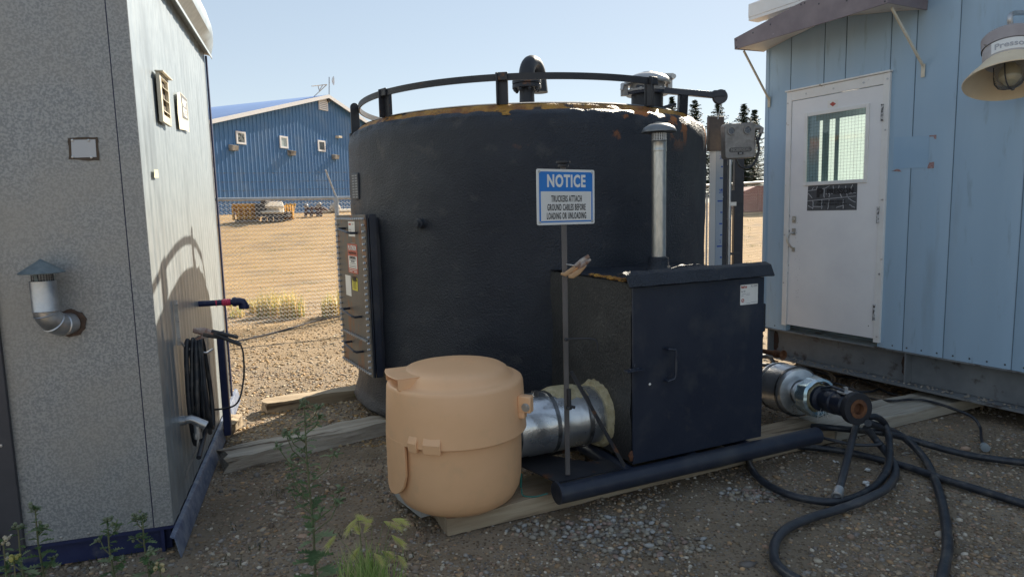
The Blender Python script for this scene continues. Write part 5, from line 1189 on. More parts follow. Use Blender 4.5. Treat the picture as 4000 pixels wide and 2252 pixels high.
for a,c in lines:
    a=(a[0]*nw,a[1]*nh);c=(c[0]*nw,c[1]*nh); b.tube([Mn2@p for p in jag(a,c,4,.008)],.0030,4)
b.obj('stone_pattern',mat('mortar_grey',(.50,.51,.54),rough=.6),sp2)
text('sign_text','PRESSON',.062,m_ink,Mn2@Matrix.Translation((nw*.17,nh*.22,.0015)),sp2,sx=nw*.54/.262,off=.0018,ext=.0012)
text('sign_logo','P',.10,m_ink,Mn2@Matrix.Translation((-nw*.24,nh*.17,.0015)),sp2,sx=1.25,off=.006,ext=.0012)
text('sign_text','NISKU ALBERTA CANADA',.020,m_ink,Mn2@Matrix.Translation((0,-nh*.16,.0015)),sp2,sx=nw*.6/.25,ext=.001)
text('sign_text','PHONE (780) 955-7003',.020,m_ink,Mn2@Matrix.Translation((0,-nh*.27,.0015)),sp2,sx=nw*.75/.24,ext=.001)
# remains of a torn-off sign on the wall
b=MB()
for pts in [[(2338,341),(2356,339),(2355,350),(2350,349),(2349,343.5),(2338,344)],[(2334,418),(2338,409),(2350,407),(2349,423),(2333,424)],[(2243,431),(2256,425),(2264,427),(2268,432),(2244,430)]]:
    ps=[onT(x,y,.0068) for x,y in pts]; k=len(ps); b.add(ps+[p+tn*.0006 for p in ps],[tuple(range(k)),tuple(range(2*k-1,k-1,-1))]+[(i,(i+1)%k,k+(i+1)%k,k+i) for i in range(k)])
b.parts('torn_sign_corner',mat('torn_maroon',(.26,.10,.09),(.40,.30,.30),rough=.6,scale=90),tr)
signT([(2250,345),(2338,342),(2334,422),(2246,424)],.0066,.0003,'unfaded_patch',mat('unfaded_blue',(.30,.455,.62),(.34,.495,.645),rough=.42,scale=3),tr)
# awning
OA=.52
b=MB()
def onA(x,y,o=OA): return onpl(x,y,TP+tn*o,tn)
fa=[onA(x,y) for x,y in [(1848,125),(2125,42),(2232,8),(2232,-60),(2150,-40),(2019,4),(1847,97)]]
k=len(fa); b.add(fa+[p-tn*.012 for p in fa],[tuple(range(k)),tuple(range(2*k-1,k-1,-1))]+[(i,(i+1)%k,k+(i+1)%k,k+i) for i in range(k)]); b.obj('awning_fascia',m_purple,tr,bevel=.001)
wl=[onT(x,y,.01) for x,y in [(1921,131),(1996,92),(2074,55),(2125,42),(2235,31),(2330,24)]]
fr_=[onA(x,y,OA-.014) for x,y in [(1849,123),(1940,97),(2050,64),(2125,41),(2180,24),(2231,7)]]
b=MB(); vs=wl+fr_+[p+UP*.006 for p in wl]+[p+UP*.006 for p in fr_]; fs=[]
for i in range(5): fs+=[(i,i+1,7+i,6+i),(12+i,18+i,19+i,13+i)]
b.add(vs,fs); b.obj('awning_soffit',m_soffit,tr,ang=60)
fT=[onA(x,y,OA-.006) for x,y in [(1847,97),(2019,4),(2150,-40),(2232,-60)]]
wT=[Vector((p.x,p.y,p.z))-tn*OA+UP*.06 for p in fT]
b=MB(); b.add(fT+wT+[p-UP*.005 for p in fT+wT],[(0,1,5,4),(1,2,6,5),(2,3,7,6),(8,12,13,9),(9,13,14,10),(10,14,15,11),(0,4,12,8),(3,11,15,7)]); b.obj('awning_top',m_purple,tr)
b=MB()
for A4 in [[onA(1848,125),onA(1847,97),wT[0],wl[0]],[onA(2232,8),onA(2232,-30),onT(2332,2,.01),onT(2330,26,.01)]]:
    b.add(A4+[p+tv*.008 for p in A4],[(0,1,2,3),(7,6,5,4),(0,4,5,1),(1,5,6,2),(2,6,7,3),(3,7,4,0)])
b.parts('awning_side',m_purple,tr)
b=MB()
for x,y in [(1852,101),(1853,119),(1894,83),(1938,62),(2015,12),(2024,8),(2060,10),(2130,2),(2190,-2),(2226,4)]: b.lathe([(.0001,.003),(.006,.002),(.007,0)],frame(onA(x,y,OA+.0),tv,tn),8)
b.parts('awning_screw',m_darkgrey,tr)
for (xa,ya,oa,xb,yb,xc,yc) in [(1871,128,OA*.80,1934,249,1935,265),(2243,20,OA*.80,2322,166,2322,190)]:
    b=MB(); A=onA(xa,ya,oa); B=onT(xb,yb,.016); Cc=onT(xc,yc,.012); b.tube([A,B],.013,4,flat=.6); b.box((0,0,0),(.028,.095,.005),frame((B+Cc)/2,tv,tn)); 
    bolt(b,B+tn*.003-UP*.01,tn,.007,.004); bolt(b,Cc+tn*.003,tn,.007,.004); b.obj('awning_brace',m_cream,tr)
# wall lamp
AX=onpl(2541,205,TP+tn*.45,tn)
wl_=thing('wall_lamp','explosion-proof wall lamp with flared cream shade near the top right corner','wall lamp',AX)
R=(ony(2437,203,AX.y)-AX).length*.96
tc3=Vector((-AX.x,-AX.y,0)).normalized(); TLm=Matrix.Translation(AX)@Matrix.Rotation(rad(20),4,Vector((0,0,-1)).cross(tc3))@Matrix.Rotation(rad(3),4,tc3)
def RL(P): return [(r*R,z*R) for r,z in P]
b=MB(); b.lathe(RL([(1,0),(1.01,.025),(.90,.17),(.74,.34),(.64,.46),(.56,.55),(.52,.54),(.60,.44),(.71,.31),(.87,.14)]),TLm,64,closed=True); b.obj('shade',mat('enamel_shade',(.80,.66,.46),(.72,.58,.40),rough=.45,scale=5,stain=(.42,.36,.28),sscale=22,slo=.66,shi=.72),wl_)
b=MB(); b.lathe(RL([(.001,.50),(.555,.53),(.575,.56),(.575,.90),(.55,.92),(.001,.93)]),TLm,48); b.obj('housing',mat('lamp_grey',(.42,.39,.40),(.50,.48,.48),rough=.5,scale=14),wl_)
b=MB(); b.lathe(RL([(.60,.90),(.605,1.20),(.55,1.27),(.001,1.28)]),TLm,48); b.obj('cap',mat('cap_mauve',(.34,.30,.30),(.40,.36,.36),rough=.5,scale=9),wl_)
lr=.582*R
vs=[];fs=[]
for i in range(17):
    a=rad(192+ 84*i/16)
    for z in (.58*R,.88*R): vs+=[TLm@Vector((.574*R*math.cos(a),.574*R*math.sin(a),z)),TLm@Vector((lr*math.cos(a),lr*math.sin(a),z))]
for i in range(16):
    q=i*4; fs+=[(q+1,q+5,q+7,q+3),(q,q+2,q+6,q+4),(q,q+4,q+5,q+1),(q+2,q+3,q+7,q+6)]
b=MB(); b.add(vs,fs); lb=b.obj('maker_label',m_label,wl_)
text('label_text','Presson',.052,mat('faded_print',(.42,.42,.44),rough=.6),None,lb,sx=1.1,off=.001,ext=.0008,wrap=lambda p:TLm@Vector(((lr+.001+p.z)*math.cos(rad(236)+p.x/lr),(lr+.001+p.z)*math.sin(rad(236)+p.x/lr),.72*R+p.y)))
b=MB(); b.lathe(RL([(.32,.50),(.33,.2),(.31,.03),(.24,-.10),(.12,-.165),(.001,-.18)]),TLm,36); gj=b.obj('glass_jar',mat('lamp_glass',(.85,.82,.72),rough=.06),wl_)
gj.data.materials[0].node_tree.nodes['Principled BSDF'].inputs['Transmission Weight'].default_value=.9
b=MB(); b.lathe(RL([(.06,.45),(.09,.38),(.15,.25),(.16,.12),(.10,.02),(.001,-.02)]),TLm,24); b.obj('bulb',mat('bulb_glass',(.75,.68,.5),rough=.12),wl_)
b=MB()
for k in range(4):
    a=k*math.pi/2+.6; c,s=math.cos(a),math.sin(a); b.tube([TLm@Vector((c*R*r,s*R*r,z*R)) for r,z in [(.345,.5),(.35,.2),(.33,.02),(.25,-.12),(.12,-.185),(0,-.2)]],.004,6)
b.obj('guard',m_darkgrey,wl_)
tp_=TLm@Vector((0,0,1.27*R)); b=MB(); b.tube([tp_,tp_+UP*.06],.022,12); b.tube(catmull([tp_+UP*.05,tp_+UP*.14-tn*.03,tp_+UP*.18-tn*.45]),.016,10); b.obj('mounting_pipe',m_steel,wl_)
b=MB(); b.tube([TLm@Vector((-.57*R,0,.90*R)),TLm@Vector((-.70*R,-.01,.89*R))],.004,5); b.obj('lug',m_dish,wl_)
# ================================================================ CHAIN-LINK FENCE
fh=head(61.5); F0=Vector((-2.66,10.12,0)); FHt=1.86
fe=thing('chain_link_fence','chain-link fence with barbed wire running behind the tank','fence',F0)
fa0,fa1=-4.2,10.6
def FP(t,z): 
    p=F0+fh*t; return Vector((p.x,p.y,gz(p.x,p.y)+z))
b=MB(); vs=[];fs=[]; step=.060; r=.0030; random.seed(4)
def fw(pts):
    n=len(pts); k=len(vs)
    for p in pts:
        for a in (0,2.094,4.189): vs.append(p+fnv*(r*math.cos(a))+UP*(r*math.sin(a)))
    for i in range(n-1):
        for j in range(3): fs.append((k+i*3+j,k+i*3+(j+1)%3,k+(i+1)*3+(j+1)%3,k+(i+1)*3+j))
fnv=Vector((fh.y,-fh.x,0))
t=fa0; rows=int(FHt/(step*.5)); i=0
vis=[(-4.2,.6)]
m_wire=mat('galv_wire',(.40,.41,.42),(.50,.50,.50),rough=.45,metal=.4,scale=5)
for vis in ([(-4.2,.6)],[(5.0,10.6)]):
  t=fa0; b=MB(); vs.clear(); fs.clear()
  while t<fa1:
    if any(a<=t<=c for a,c in vis):
        pts=[]
        for k_ in range(rows+1):
            zz_=.03+k_*(FHt-.03)/rows; off=(step/2+.004)*(1 if k_%2 else -1); pts.append(FP(t+off,zz_)+fnv*(.003 if k_%2 else -.003))
        e=pts[-1]; pts.append(e+UP*.03+fh*.012)
        fw(pts)
    t+=step
  b.v=[tuple(v) for v in vs]; b.f=list(fs); b.obj('chain_mesh',m_wire,fe,smooth=False)
m_post=mat('galv_post',(.40,.42,.43),(.52,.53,.54),rough=.5,metal=.4,scale=12)
b=MB(); b.tube([FP(t_,FHt+.0) for t_ in np.arange(fa0,fa1+.1,.6)],.024,10); b.obj('top_rail',m_post,fe)
for t_ in (0.0,3.05,6.1):
    b=MB(); b.tube([FP(t_,-.1),FP(t_,FHt+.02)],.034,14); b.lathe([(.024,-.035),(.040,-.035),(.040,.035),(.024,.035)],Matrix.Translation(FP(t_,FHt-.03)),14); 
    pt=FP(t_,FHt+.02); b.tube([pt,pt+UP*.40+fnv*.34*-.0-fh*.16+fnv*.1],.014,8); b.obj('fence_post',m_post,fe)
b=MB(); rb_=.0016
for j,f_ in enumerate((.33,.66,1.0)):
    pts=[FP(t_,FHt+.02+.36*f_-.02*math.sin((t_)*3.14/3.05)**2)+fnv*.1*f_ for t_ in np.arange(fa0,fa1,.25)]
    b.tube(pts,.0024,3)
    t_=fa0+random.random()*.1
    while t_<fa1:
        p=FP(t_,FHt+.02+.36*f_-.02*math.sin(t_*3.14/3.05)**2)+fnv*.1*f_
        for a in (.6,2.2): b.tube([p-fh*.016*math.cos(a)-UP*.020*math.sin(a),p+fh*.016*math.cos(a)+UP*.020*math.sin(a)],.0018,3)
        t_+=.13
b.obj('barbed_wire',mat('barb_steel',(.20,.20,.20),rough=.6,metal=.4),fe,smooth=False)
# ================================================================ YARD BEYOND
gu=head(22); gn=Vector((gu.y,-gu.x,0)); GP=Vector((-15.45,34.3,0)); GL=17.9
def onG(x,y,o=0.0): return onpl(x,y,GP+gn*o,gn)
zg=1.77; zE=onG(531,303).z; GR=GL/2; zRg=onpl(815,240,GP+gn*0,gn).z
sR=(onG(815,240)-GP).dot(gu); GR=sR; GL=2*sR
def G(s,o,z): return GP+gu*s+gn*o+UP*z
bb=thing('blue_warehouse','large blue corrugated metal warehouse with white trim beyond the fence','warehouse',G(0,0,zg))
b=MB(); vs=[];fs=[]; pr2=[]; s=0
while s<GL-.3: pr2+=[(s,0),(s+.20,0),(s+.215,.03),(s+.285,.03),(s+.30,0)]; s+=.305
pr2.append((GL,0))
def roofz(s): return zE+(zRg-zE)*(1-abs(s-GR)/GR)
for s,o in pr2: vs+=[G(s,o,zg-.3),G(s,o,roofz(s)-.05)]
fs=[(2*i,2*i+2,2*i+3,2*i+1) for i in range(len(pr2)-1)]
b.add(vs,fs); m_bw=mat('blue_corrugated',(.055,.16,.35),(.065,.18,.375),rough=.5,scale=.8,stain=(.12,.22,.38),sscale=.7,slo=.5,shi=.75)
b.obj('gable_wall',m_bw,bb,ang=20)
bw=-gn; b=MB(); vs=[];pr3=[];s=0
while s<26: pr3+=[(s,0),(s+.20,0),(s+.215,.03),(s+.285,.03),(s+.30,0)]; s+=.305
vs=[]
for s,o in pr3: vs+=[G(-o,-s,zg-.3),G(-o,-s,zE)]
b.add(vs,[(2*i,2*i+2,2*i+3,2*i+1) for i in range(len(pr3)-1)])
b.add([G(GL,0,zg-.3),G(GL,-26,zg-.3),G(GL,-26,zE),G(GL,0,zE),G(0,-26,zg-.3),G(0,-26,zE),G(GR,-26,zRg)],[(0,1,2,3),(4,1,2,6,5)]); b.obj('side_walls',m_bw,bb,ang=20)
b=MB(); 
b.add([G(-.4,.35,zE-.12),G(GR,.35,zRg+.02),G(GL+.4,.35,zE-.12),G(-.4,-26.3,zE-.12),G(GR,-26.3,zRg+.02),G(GL+.4,-26.3,zE-.12)],[(0,1,4,3),(1,2,5,4)]); 
b.add([p-UP*.06 for p in [G(-.4,.35,zE-.12),G(GR,.35,zRg+.02),G(GL+.4,.35,zE-.12),G(-.4,-26.3,zE-.12),G(GR,-26.3,zRg+.02),G(GL+.4,-26.3,zE-.12)]],[(0,1,4,3),(1,2,5,4)]); b.obj('roof',mat('blue_roof',(.12,.20,.38),(.14,.22,.41),rough=.8,spec=.15,scale=.5),bb)
b=MB()
for (s0_,s1_) in ((-.4,GR),(GR,GL+.4)):
    A=G(s0_,.36,zE-.12 if s0_<0 else zRg+.02);B=G(s1_,.36,zRg+.02 if s0_<0 else zE-.12); 
    b.add([A,B,B-UP*.22,A-UP*.22]+[p+gn*.04 for p in (A,B,B-UP*.22,A-UP*.22)],[(0,1,2,3),(7,6,5,4),(0,4,5,1),(1,5,6,2),(2,6,7,3),(3,7,4,0)])
b.parts('rake_trim',m_white,bb)
b=MB(); b.add([G(s,o,z) for s in (-.05,.28) for o in (.0,.06) for z in (zg-.2,zE-.1)],[(0,1,3,2),(4,6,7,5),(0,4,5,1),(2,3,7,6),(0,2,6,4),(1,5,7,3)]); b.add([G(s,o,z) for s in (-.10,-.05) for o in (-.3,.06) for z in (zg-.2,zE-.1)],[(0,1,3,2),(4,6,7,5),(0,4,5,1),(2,3,7,6),(0,2,6,4),(1,5,7,3)]);
b.add([G(s,o,z) for s in (-.12,-.04) for o in (-1.3,-1.0) for z in (zg-.2,zE-.1)],[(0,1,3,2),(4,6,7,5),(0,4,5,1),(2,3,7,6),(0,2,6,4),(1,5,7,3)]); b.parts('corner_trim',m_white,bb)
b=MB(); b.add([G(s,o,z) for s in (-.5,-.38) for o in (.3,-26) for z in (zE-.28,zE-.12)],[(0,1,3,2),(4,6,7,5),(0,4,5,1),(2,3,7,6),(0,2,6,4),(1,5,7,3)]); b.obj('gutter',m_white,bb)
def gbox(b,s0_,s1_,o0,o1,z0,z1): b.add([G(s,o,z) for s in (s0_,s1_) for o in (o0,o1) for z in (z0,z1)],[(0,1,3,2),(4,6,7,5),(0,4,5,1),(2,3,7,6),(0,2,6,4),(1,5,7,3)])
mg2=[mat('dark_pane',(.02,.025,.025),(.30,.32,.30),rough=.1,scale=3.5,lo=.5,hi=.56),mat('pale_pane',(.42,.50,.50),rough=.2),mat('black_pane',(.02,.025,.03),(.10,.11,.11),rough=.1,scale=4)]
for i,(x0,y0,x1,y1) in enumerate([(593,329,619,364),(703,341,725,374),(799,352,819,382)]):
    a=onG(x0,y0,.06); c=onG(x1,y1,.06); sa,sc=(a-GP).dot(gu),(c-GP).dot(gu); b=MB(); f=.10; za,zc=c.z,a.z
    gbox(b,sa,sa+f,.02,.09,za,zc); gbox(b,sc-f,sc,.02,.09,za,zc); gbox(b,sa+f,sc-f,.02,.088,za,za+f); gbox(b,sa+f,sc-f,.02,.088,zc-f,zc); wf=b.obj('window',m_white,bb)
    b=MB(); gbox(b,sa+f,sc-f,.02,.055,za+f,zc-f); b.obj('pane',mg2[i],wf)
for x,y in [(590,371),(736,384),(846,394)]:
    a=onG(x,y,.2); sa=(a-GP).dot(gu); b=MB(); b.add([G(s,o,z) for s,o,z in [(sa-.22,.0,a.z+.16),(sa+.22,.0,a.z+.16),(sa+.22,.0,a.z-.16),(sa-.22,.0,a.z-.16),(sa-.22,.30,a.z+.10),(sa+.22,.30,a.z+.10),(sa+.2,.26,a.z-.16),(sa-.2,.26,a.z-.16)]],[(0,1,2,3),(7,6,5,4),(0,4,5,1),(1,5,6,2),(2,6,7,3),(3,7,4,0)]); b.obj('wall_light',mat('wallpack',(.40,.38,.34),(.12,.11,.10),rough=.5,scale=3),bb)
b=MB(); a=onG(814,262,.1); sa=(a-GP).dot(gu); 
gbox(b,sa-.45,sa+.42,.02,.12,a.z-.38,a.z+.35); ev=b.obj('gable_vent',m_white,bb)
b=MB()
for k in range(5): gbox(b,sa-.38,sa+.35,.12,.128,a.z-.30+.12*k,a.z-.26+.12*k)
b.obj('vent_slats',m_inkgrey,ev)
a=onG(852,345,.15); b=MB(); sa=(a-GP).dot(gu); gbox(b,sa-.18,sa+.18,.02,.3,a.z-.05,a.z+.08); b.obj('bracket',m_cream,bb)
an=thing('roof_antenna','antenna mast with a small dish on the warehouse gable','antenna',G(GR+.5,0,zRg))
b=MB(); P1=onG(828,258,.2);P2=onG(828,194,.2); b.tube([P1,P2],.035,6); b.obj('mast',m_steel,an)
b=MB(); P3=onG(834,203,.25); b.lathe([(.0001,.0),(.18,.05),(.30,.14)],frame(P3,UP,(gu*.7+gn*.7)),20); b.obj('dish',m_label,an)
b=MB(); Q=[onG(x,y,.2) for x,y in [(784,217),(822,213),(805,229),(790,243),(812,214),(803,228),(800,215),(809,229)]]
for i,j in ((0,1),(1,2),(2,3),(4,5),(6,5)): b.tube([Q[i],Q[j]],.03,5)
b.obj('yagi_frame',m_steel,an)
b=MB(); A=onG(827,252,.2); b.ico(A,(.14,.14,.14),1); b.obj('mount',m_darkgrey,an)
# yard equipment by the warehouse
def YP(x,y,Y=27.0): return ony(x,y,Y)
m_ym=mat('yellow_equipment',(.62,.32,.03),(.50,.25,.03),rough=.5,scale=2,stain=(.22,.10,.03),sscale=3,slo=.6,shi=.7)
yz=gz(-9,27)
def bucket(name,label,x0,x1,ytop,Y,flip=1):
    A=YP(x0,540,Y);B=YP(x1,540,Y); base=gz(A.x,Y); zt_=YP(x0,ytop,Y).z; hgt=zt_-base
    o=thing(name,label,'plough blade',Vector(((A.x+B.x)/2,Y,base)),'yellow plough blades by the warehouse')
    b=MB(); n=10; sec=[]
    for i in range(n+1):
        t=i/n; z=base+hgt*t; dy=.22*math.cos(t*math.pi)*-1*flip+ .10*(t*2-1)**2*flip; sec.append((dy,z))
    vs=[];
    for X in (A.x,B.x):
        for dy,z in sec: vs+=[(X,Y-dy*.9,z),(X,Y-dy*.9+.05,z)]
    K=2*(n+1); fs=[]
    for i in range(n): fs+=[(2*i,2*i+2,K+2*i+2,K+2*i),(2*i+1,K+2*i+1,K+2*i+3,2*i+3),(2*i,2*i+1,2*i+3,2*i+2),(K+2*i,K+2*i+2,K+2*i+3,K+2*i+1)]
    fs+=[(2*n,2*n+1,K+2*n+1,K+2*n),(0,K,K+1,1)]
    b.add(vs,fs); b.obj('blade',m_ym,o)
    b=MB()
    for k in range(5): X=A.x+(B.x-A.x)*k/4; b.box((X,Y-.18,base+hgt*.5),(.05,.16,hgt*.8))
    b.parts('rib',m_ym,o)
    b=MB(); b.box(((A.x+B.x)/2,Y-.05,base+.04),((B.x-A.x),.06,.10)); b.obj('cutting_edge',m_darkgrey,o)
bucket('snow_plough','yellow plough blade lying left of the white machine cover',592,650,513,27)
bucket('snow_plough','small yellow blade end right of the white machine cover',714,740,512,27.3,-1)
wm=thing('plough_attachment','white and black machine attachment between two yellow plough blades','machine',YP(690,545,26.6))
Yw=26.6; gzw=gz(-9.5,Yw)
b=MB()
def ybox(b,x0,y0,x1,y1,d=.5,Y=Yw):
    A=YP(x0,y0,Y);B=YP(x1,y1,Y); b.box(((A.x+B.x)/2,Y+d/2,(A.z+B.z)/2),(abs(B.x-A.x),d,abs(A.z-B.z)))
A=[YP(x,y) for x,y in [(660,506),(707,506),(722,519),(665,519)]]; b.add([Vector((p.x,Yw+(.5 if i<2 else 0),p.z)) for i,p in enumerate(A)]+[Vector((p.x,Yw+(.5 if i<2 else 0)+.1,p.z-.08)) for i,p in enumerate(A)],[(0,1,2,3),(7,6,5,4),(0,4,5,1),(1,5,6,2),(2,6,7,3),(3,7,4,0)])
A=[YP(x,y) for x,y in [(672,523),(716,523),(724,533),(668,533)]]; b.add([Vector((p.x,Yw+(.3 if i<2 else -.1),p.z)) for i,p in enumerate(A)]+[Vector((p.x,Yw+(.3 if i<2 else -.1)+.1,p.z-.08)) for i,p in enumerate(A)],[(0,1,2,3),(7,6,5,4),(0,4,5,1),(1,5,6,2),(2,6,7,3),(3,7,4,0)])
b.parts('white_cover',mat('off_white',(.70,.62,.50),rough=.5),wm,bevel=.01)
b=MB(); ybox(b,672,498,694,504,.3); b.obj('pink_box',mat('dusty_pink',(.45,.32,.30),rough=.6),wm,bevel=.01)
b=MB(); ybox(b,640,512,668,545,.7); ybox(b,668,534,724,546,.6); 
for x in (675,690,705,718): b.lathe([(.0001,-.05),(.10,-.05),(.10,.05),(.0001,.05)],frame(Vector((YP(x,545).x,Yw-.06,gzw+.10)),Vector((1,0,0)),Vector((0,-1,0))),14)
ybox(b,655,505,668,512,.5); b.obj('black_chassis',mat('machine_black',(.02,.017,.016),(.04,.03,.03),rough=.5,scale=2),wm,bevel=.01)
fk=thing('fork_frame','low dark metal attachment frame standing against the warehouse','machine frame',YP(786,540,28))
b=MB(); Yf=28.5; 
def fp(x,y,Y=Yf): return ony(x,y,Y)
zg2=gz(-8,Yf); 
for x in (768,782,798,806): 
    p=fp(x,530); b.tube([Vector((p.x,Yf,zg2)),Vector((p.x+.05,Yf,fp(x,521).z)),Vector((p.x+.18,Yf+.4,fp(x,528).z))],.07,6)
b.tube([fp(768,524),fp(806,523)],.06,6); b.tube([fp(766,536),fp(808,535)],.05,6); b.obj('frame',mat('rusty_black',(.05,.035,.035),(.12,.06,.05),rough=.6,scale=4),fk)
b=MB(); 
for x,y in [(770,518),(800,518),(803,514)]: b.ico(fp(x,y),(.10,.1,.10),2)
b.parts('hydraulic_cap',m_dish,fk)
b=MB(); b.tube([Vector((-8.9,30.5,gz(-8.9,30.5)+.1)),Vector((-4.5,36.0,gz(-4.5,36)+.1))],.09,8); tag(b.obj('stacked_pipe',m_cream),'pale pipe lying along the foot of the warehouse','pipe')
b=MB(); p=ony(843,532,31.0); b.ico((p.x,p.y,gz(p.x,p.y)+.22),(.26,.26,.24),2,jit=.05); tag(b.obj('boulder',mat('pale_rock',(.42,.36,.28),(.5,.45,.38),rough=.9,scale=3,bump=.4,bscale=6)),'pale round boulder at the foot of the warehouse','boulder')
b=MB(); 
rc=thing('red_container','dark red steel bin beyond the fence at the right','container',ony(1890,522,25))
A=ony(1868,480,25);B=ony(1920,480,25); z0=gz(A.x,25); zt_=ony(1868,473,25).z; zt2=ony(1903,468,25).z
m_rc=mat('dark_red_paint',(.16,.025,.02),(.20,.04,.03),rough=.6,scale=1.5)
b.add([(A.x,25,z0),(B.x+1.5,25,z0),(B.x+1.5,25,zt2),(A.x+.5,25,zt2),(A.x,25,zt_-.15),(A.x,27.2,z0),(B.x+1.5,27.2,z0),(B.x+1.5,27.2,zt2),(A.x+.5,27.2,zt2),(A.x,27.2,zt_-.15)],[(0,1,2,3,4),(9,8,7,6,5),(0,5,6,1),(1,6,7,2),(2,7,8,3),(3,8,9,4),(4,9,5,0)]); b.obj('body',m_rc,rc,bevel=.02)
b=MB(); 
for k in range(3): b.box((A.x+.62+.5*k,24.97,(z0+zt2)/2),(.06,.06,zt2-z0))
b.parts('rib',m_rc,rc)
# ================================================================ SPRUCES
def leafcol(): 
    f=random.uniform(.7,1.3); return (.030*f,.052*f,.026*f)
m_leaf=attrmat('foliage',.65,0,10)
m_bark=mat('bark',(.09,.065,.045),(.14,.10,.075),rough=.9,scale=8,bump=.5,bscale=20)
def spruce(x,y,h,w_,label,seed):
    random.seed(seed); zb=gz(x,y); o=thing('spruce_tree',label,'spruce',Vector((x,y,zb)),'spruces beyond the right side of the tank')
    b=MB(); b.tube([(x,y,zb),(x+.05,y,zb+h*.5),(x,y,zb+h)],[.16,.09,.01],8); b.obj('trunk',m_bark,o)
    b=MB(); z=.5
    while z<h:
        t=z/h; R=w_*(1-t)**.8*random.uniform(.55,1.2)+.05; nbr=3
        a0=random.uniform(0,6.28)
        for k in range(nbr):
            a=a0+k/nbr*6.283+random.uniform(-.6,.6); L=R*random.uniform(.5,1.2); dz=-L*random.uniform(.05,.35); c,s=math.cos(a),math.sin(a); n=max(5,int(L/.085))
            for j in range(n):
                u_=(j+.6)/n; px=x+c*L*u_; py=y+s*L*u_; pz=zb+z+dz*u_+.22*L*u_**3
                for q in range(4):
                    sw=random.uniform(.10,.26)*(1.15-u_*.6); aa=a+random.choice((-1,1))*random.uniform(.4,1.3); e=Vector((px+math.cos(aa)*sw,py+math.sin(aa)*sw,pz-random.uniform(-.03,.10))); d=Vector((-math.sin(aa),math.cos(aa),random.uniform(-.7,.7)))*random.uniform(.025,.05)
                    P=Vector((px,py,pz)); b.add([P-d,P+d,e],[(0,1,2)],None,leafcol())
        z+=.062*random.uniform(.5,1.5)
    ob=b.obj('crown',m_leaf,o,smooth=False)
for i,(px,py,Y,wd,lb) in enumerate([(1690,243,44,1.7,'narrow spruce tip rising right behind the silver hatch lid'),(1748,250,43,1.9,'spruce showing between the gauge arm support and pulley'),(1807,255,42,2.1,'spruce standing behind the top of the gauge board'),(1872,262,41,1.7,'tallest of the spruces next to the blue building corner'),(1898,275,44,1.6,'small spruce half hidden by the blue building corner'),(1845,330,46,2.0,'low spruce behind the grey controller box')]):
    p=ony(px,py,Y); spruce(p.x,Y,p.z-gz(p.x,Y),wd*1.3,lb,30+i)
# dry grass along the fence
def grass(name,label,spots,n,h,cols,w_=.006,kind=None,cat='dry grass',grp=None,lean=.35):
    b=MB()
    for (x,y,rx,ry,k,hh_) in spots:
        for i in range(int(n*k)):
            a=random.uniform(0,6.28); q=random.random()**.5; X=x+rx*q*math.cos(a); Y=y+ry*q*math.sin(a); z=gz(X,Y)
            H=h*hh_*random.uniform(.5,1.15)*(1-.4*q); ln_=random.uniform(.05,lean)*H; d=random.uniform(0,6.28); dx,dy=math.cos(d)*ln_,math.sin(d)*ln_; w2=w_*random.uniform(.6,1.2); px,py=-math.sin(d)*w2,math.cos(d)*w2
            c=random.choice(cols); f=random.uniform(.75,1.25); c=(c[0]*f,c[1]*f,c[2]*f)
            b.add([(X-px,Y-py,z),(X+px,Y+py,z),(X+dx*.35+px*.8,Y+dy*.35+py*.8,z+H*.6),(X+dx*.35-px*.8,Y+dy*.35-py*.8,z+H*.6),(X+dx,Y+dy,z+H)],[(0,1,2,3),(3,2,4)],None,c)
    o=b.obj(name,m_leaf if False else m_grass,smooth=False); tag(o,label,cat,grp,kind); return o
m_grass=attrmat('grass_blades',.7,0,10)
ng=m_grass.node_tree; tl=ng.nodes.new('ShaderNodeBsdfTranslucent'); mxs=ng.nodes.new('ShaderNodeMixShader'); mxs.inputs[0].default_value=.45; at_=[x for x in ng.nodes if x.type=='VERTEX_COLOR'][0]; ng.links.new(at_.outputs[0],tl.inputs[0]); ng.links.new(ng.nodes['Principled BSDF'].outputs[0],mxs.inputs[1]); ng.links.new(tl.outputs[0],mxs.inputs[2]); ng.links.new(mxs.outputs[0],ng.nodes['Material Output'].inputs[0])
DRY=[(.78,.58,.26),(.66,.48,.18),(.85,.68,.40),(.50,.44,.14),(.34,.36,.10)]
random.seed(9)
def gs(x,y): p=onz(x,y,.03); return p.x,p.y
spots=[]
for (x,y,rx,k,hh_) in [(680,790,.22,.9,1.05),(735,793,.20,.9,1.1),(650,782,.13,.35,.75),(708,780,.2,.5,.85),(600,792,.12,.2,.5),(835,790,.15,.6,1.0),(860,785,.14,.5,1.05),(570,775,.12,.2,.45),(622,775,.1,.15,.5)]:
    X,Y=gs(x,y); spots.append((X,Y,rx,.18,k,hh_))
grass('dry_grass','tufts of dry golden grass along the foot of the chain-link fence',spots,420,.46,DRY,.007,kind='stuff')
random.seed(10); spots=[]
for k in range(60):
    x=random.uniform(545,870) if k%4 else random.uniform(1860,1905); y=random.uniform(600,760); p=onz(x,min(y,760),0) ; Y=random.uniform(12.5,24); p=ony(x,540,Y); spots.append((p.x,Y,.2,.2,random.uniform(.05,.15),.25))
grass('sparse_weeds','sparse short weeds scattered over the sunlit yard beyond the fence',spots,90,.25,[(.30,.27,.10),(.22,.24,.08),(.40,.32,.15)],.008,kind='stuff',cat='weeds')
random.seed(12); grass('green_weed','small bright green weed beside the left foot of the tank',[(onz(880,995,.02).x,onz(880,995,.02).y,.12,.07,1,1)],60,.10,[(.16,.30,.03),(.20,.36,.05),(.12,.24,.03)],.010,cat='weed',lean=1.2)
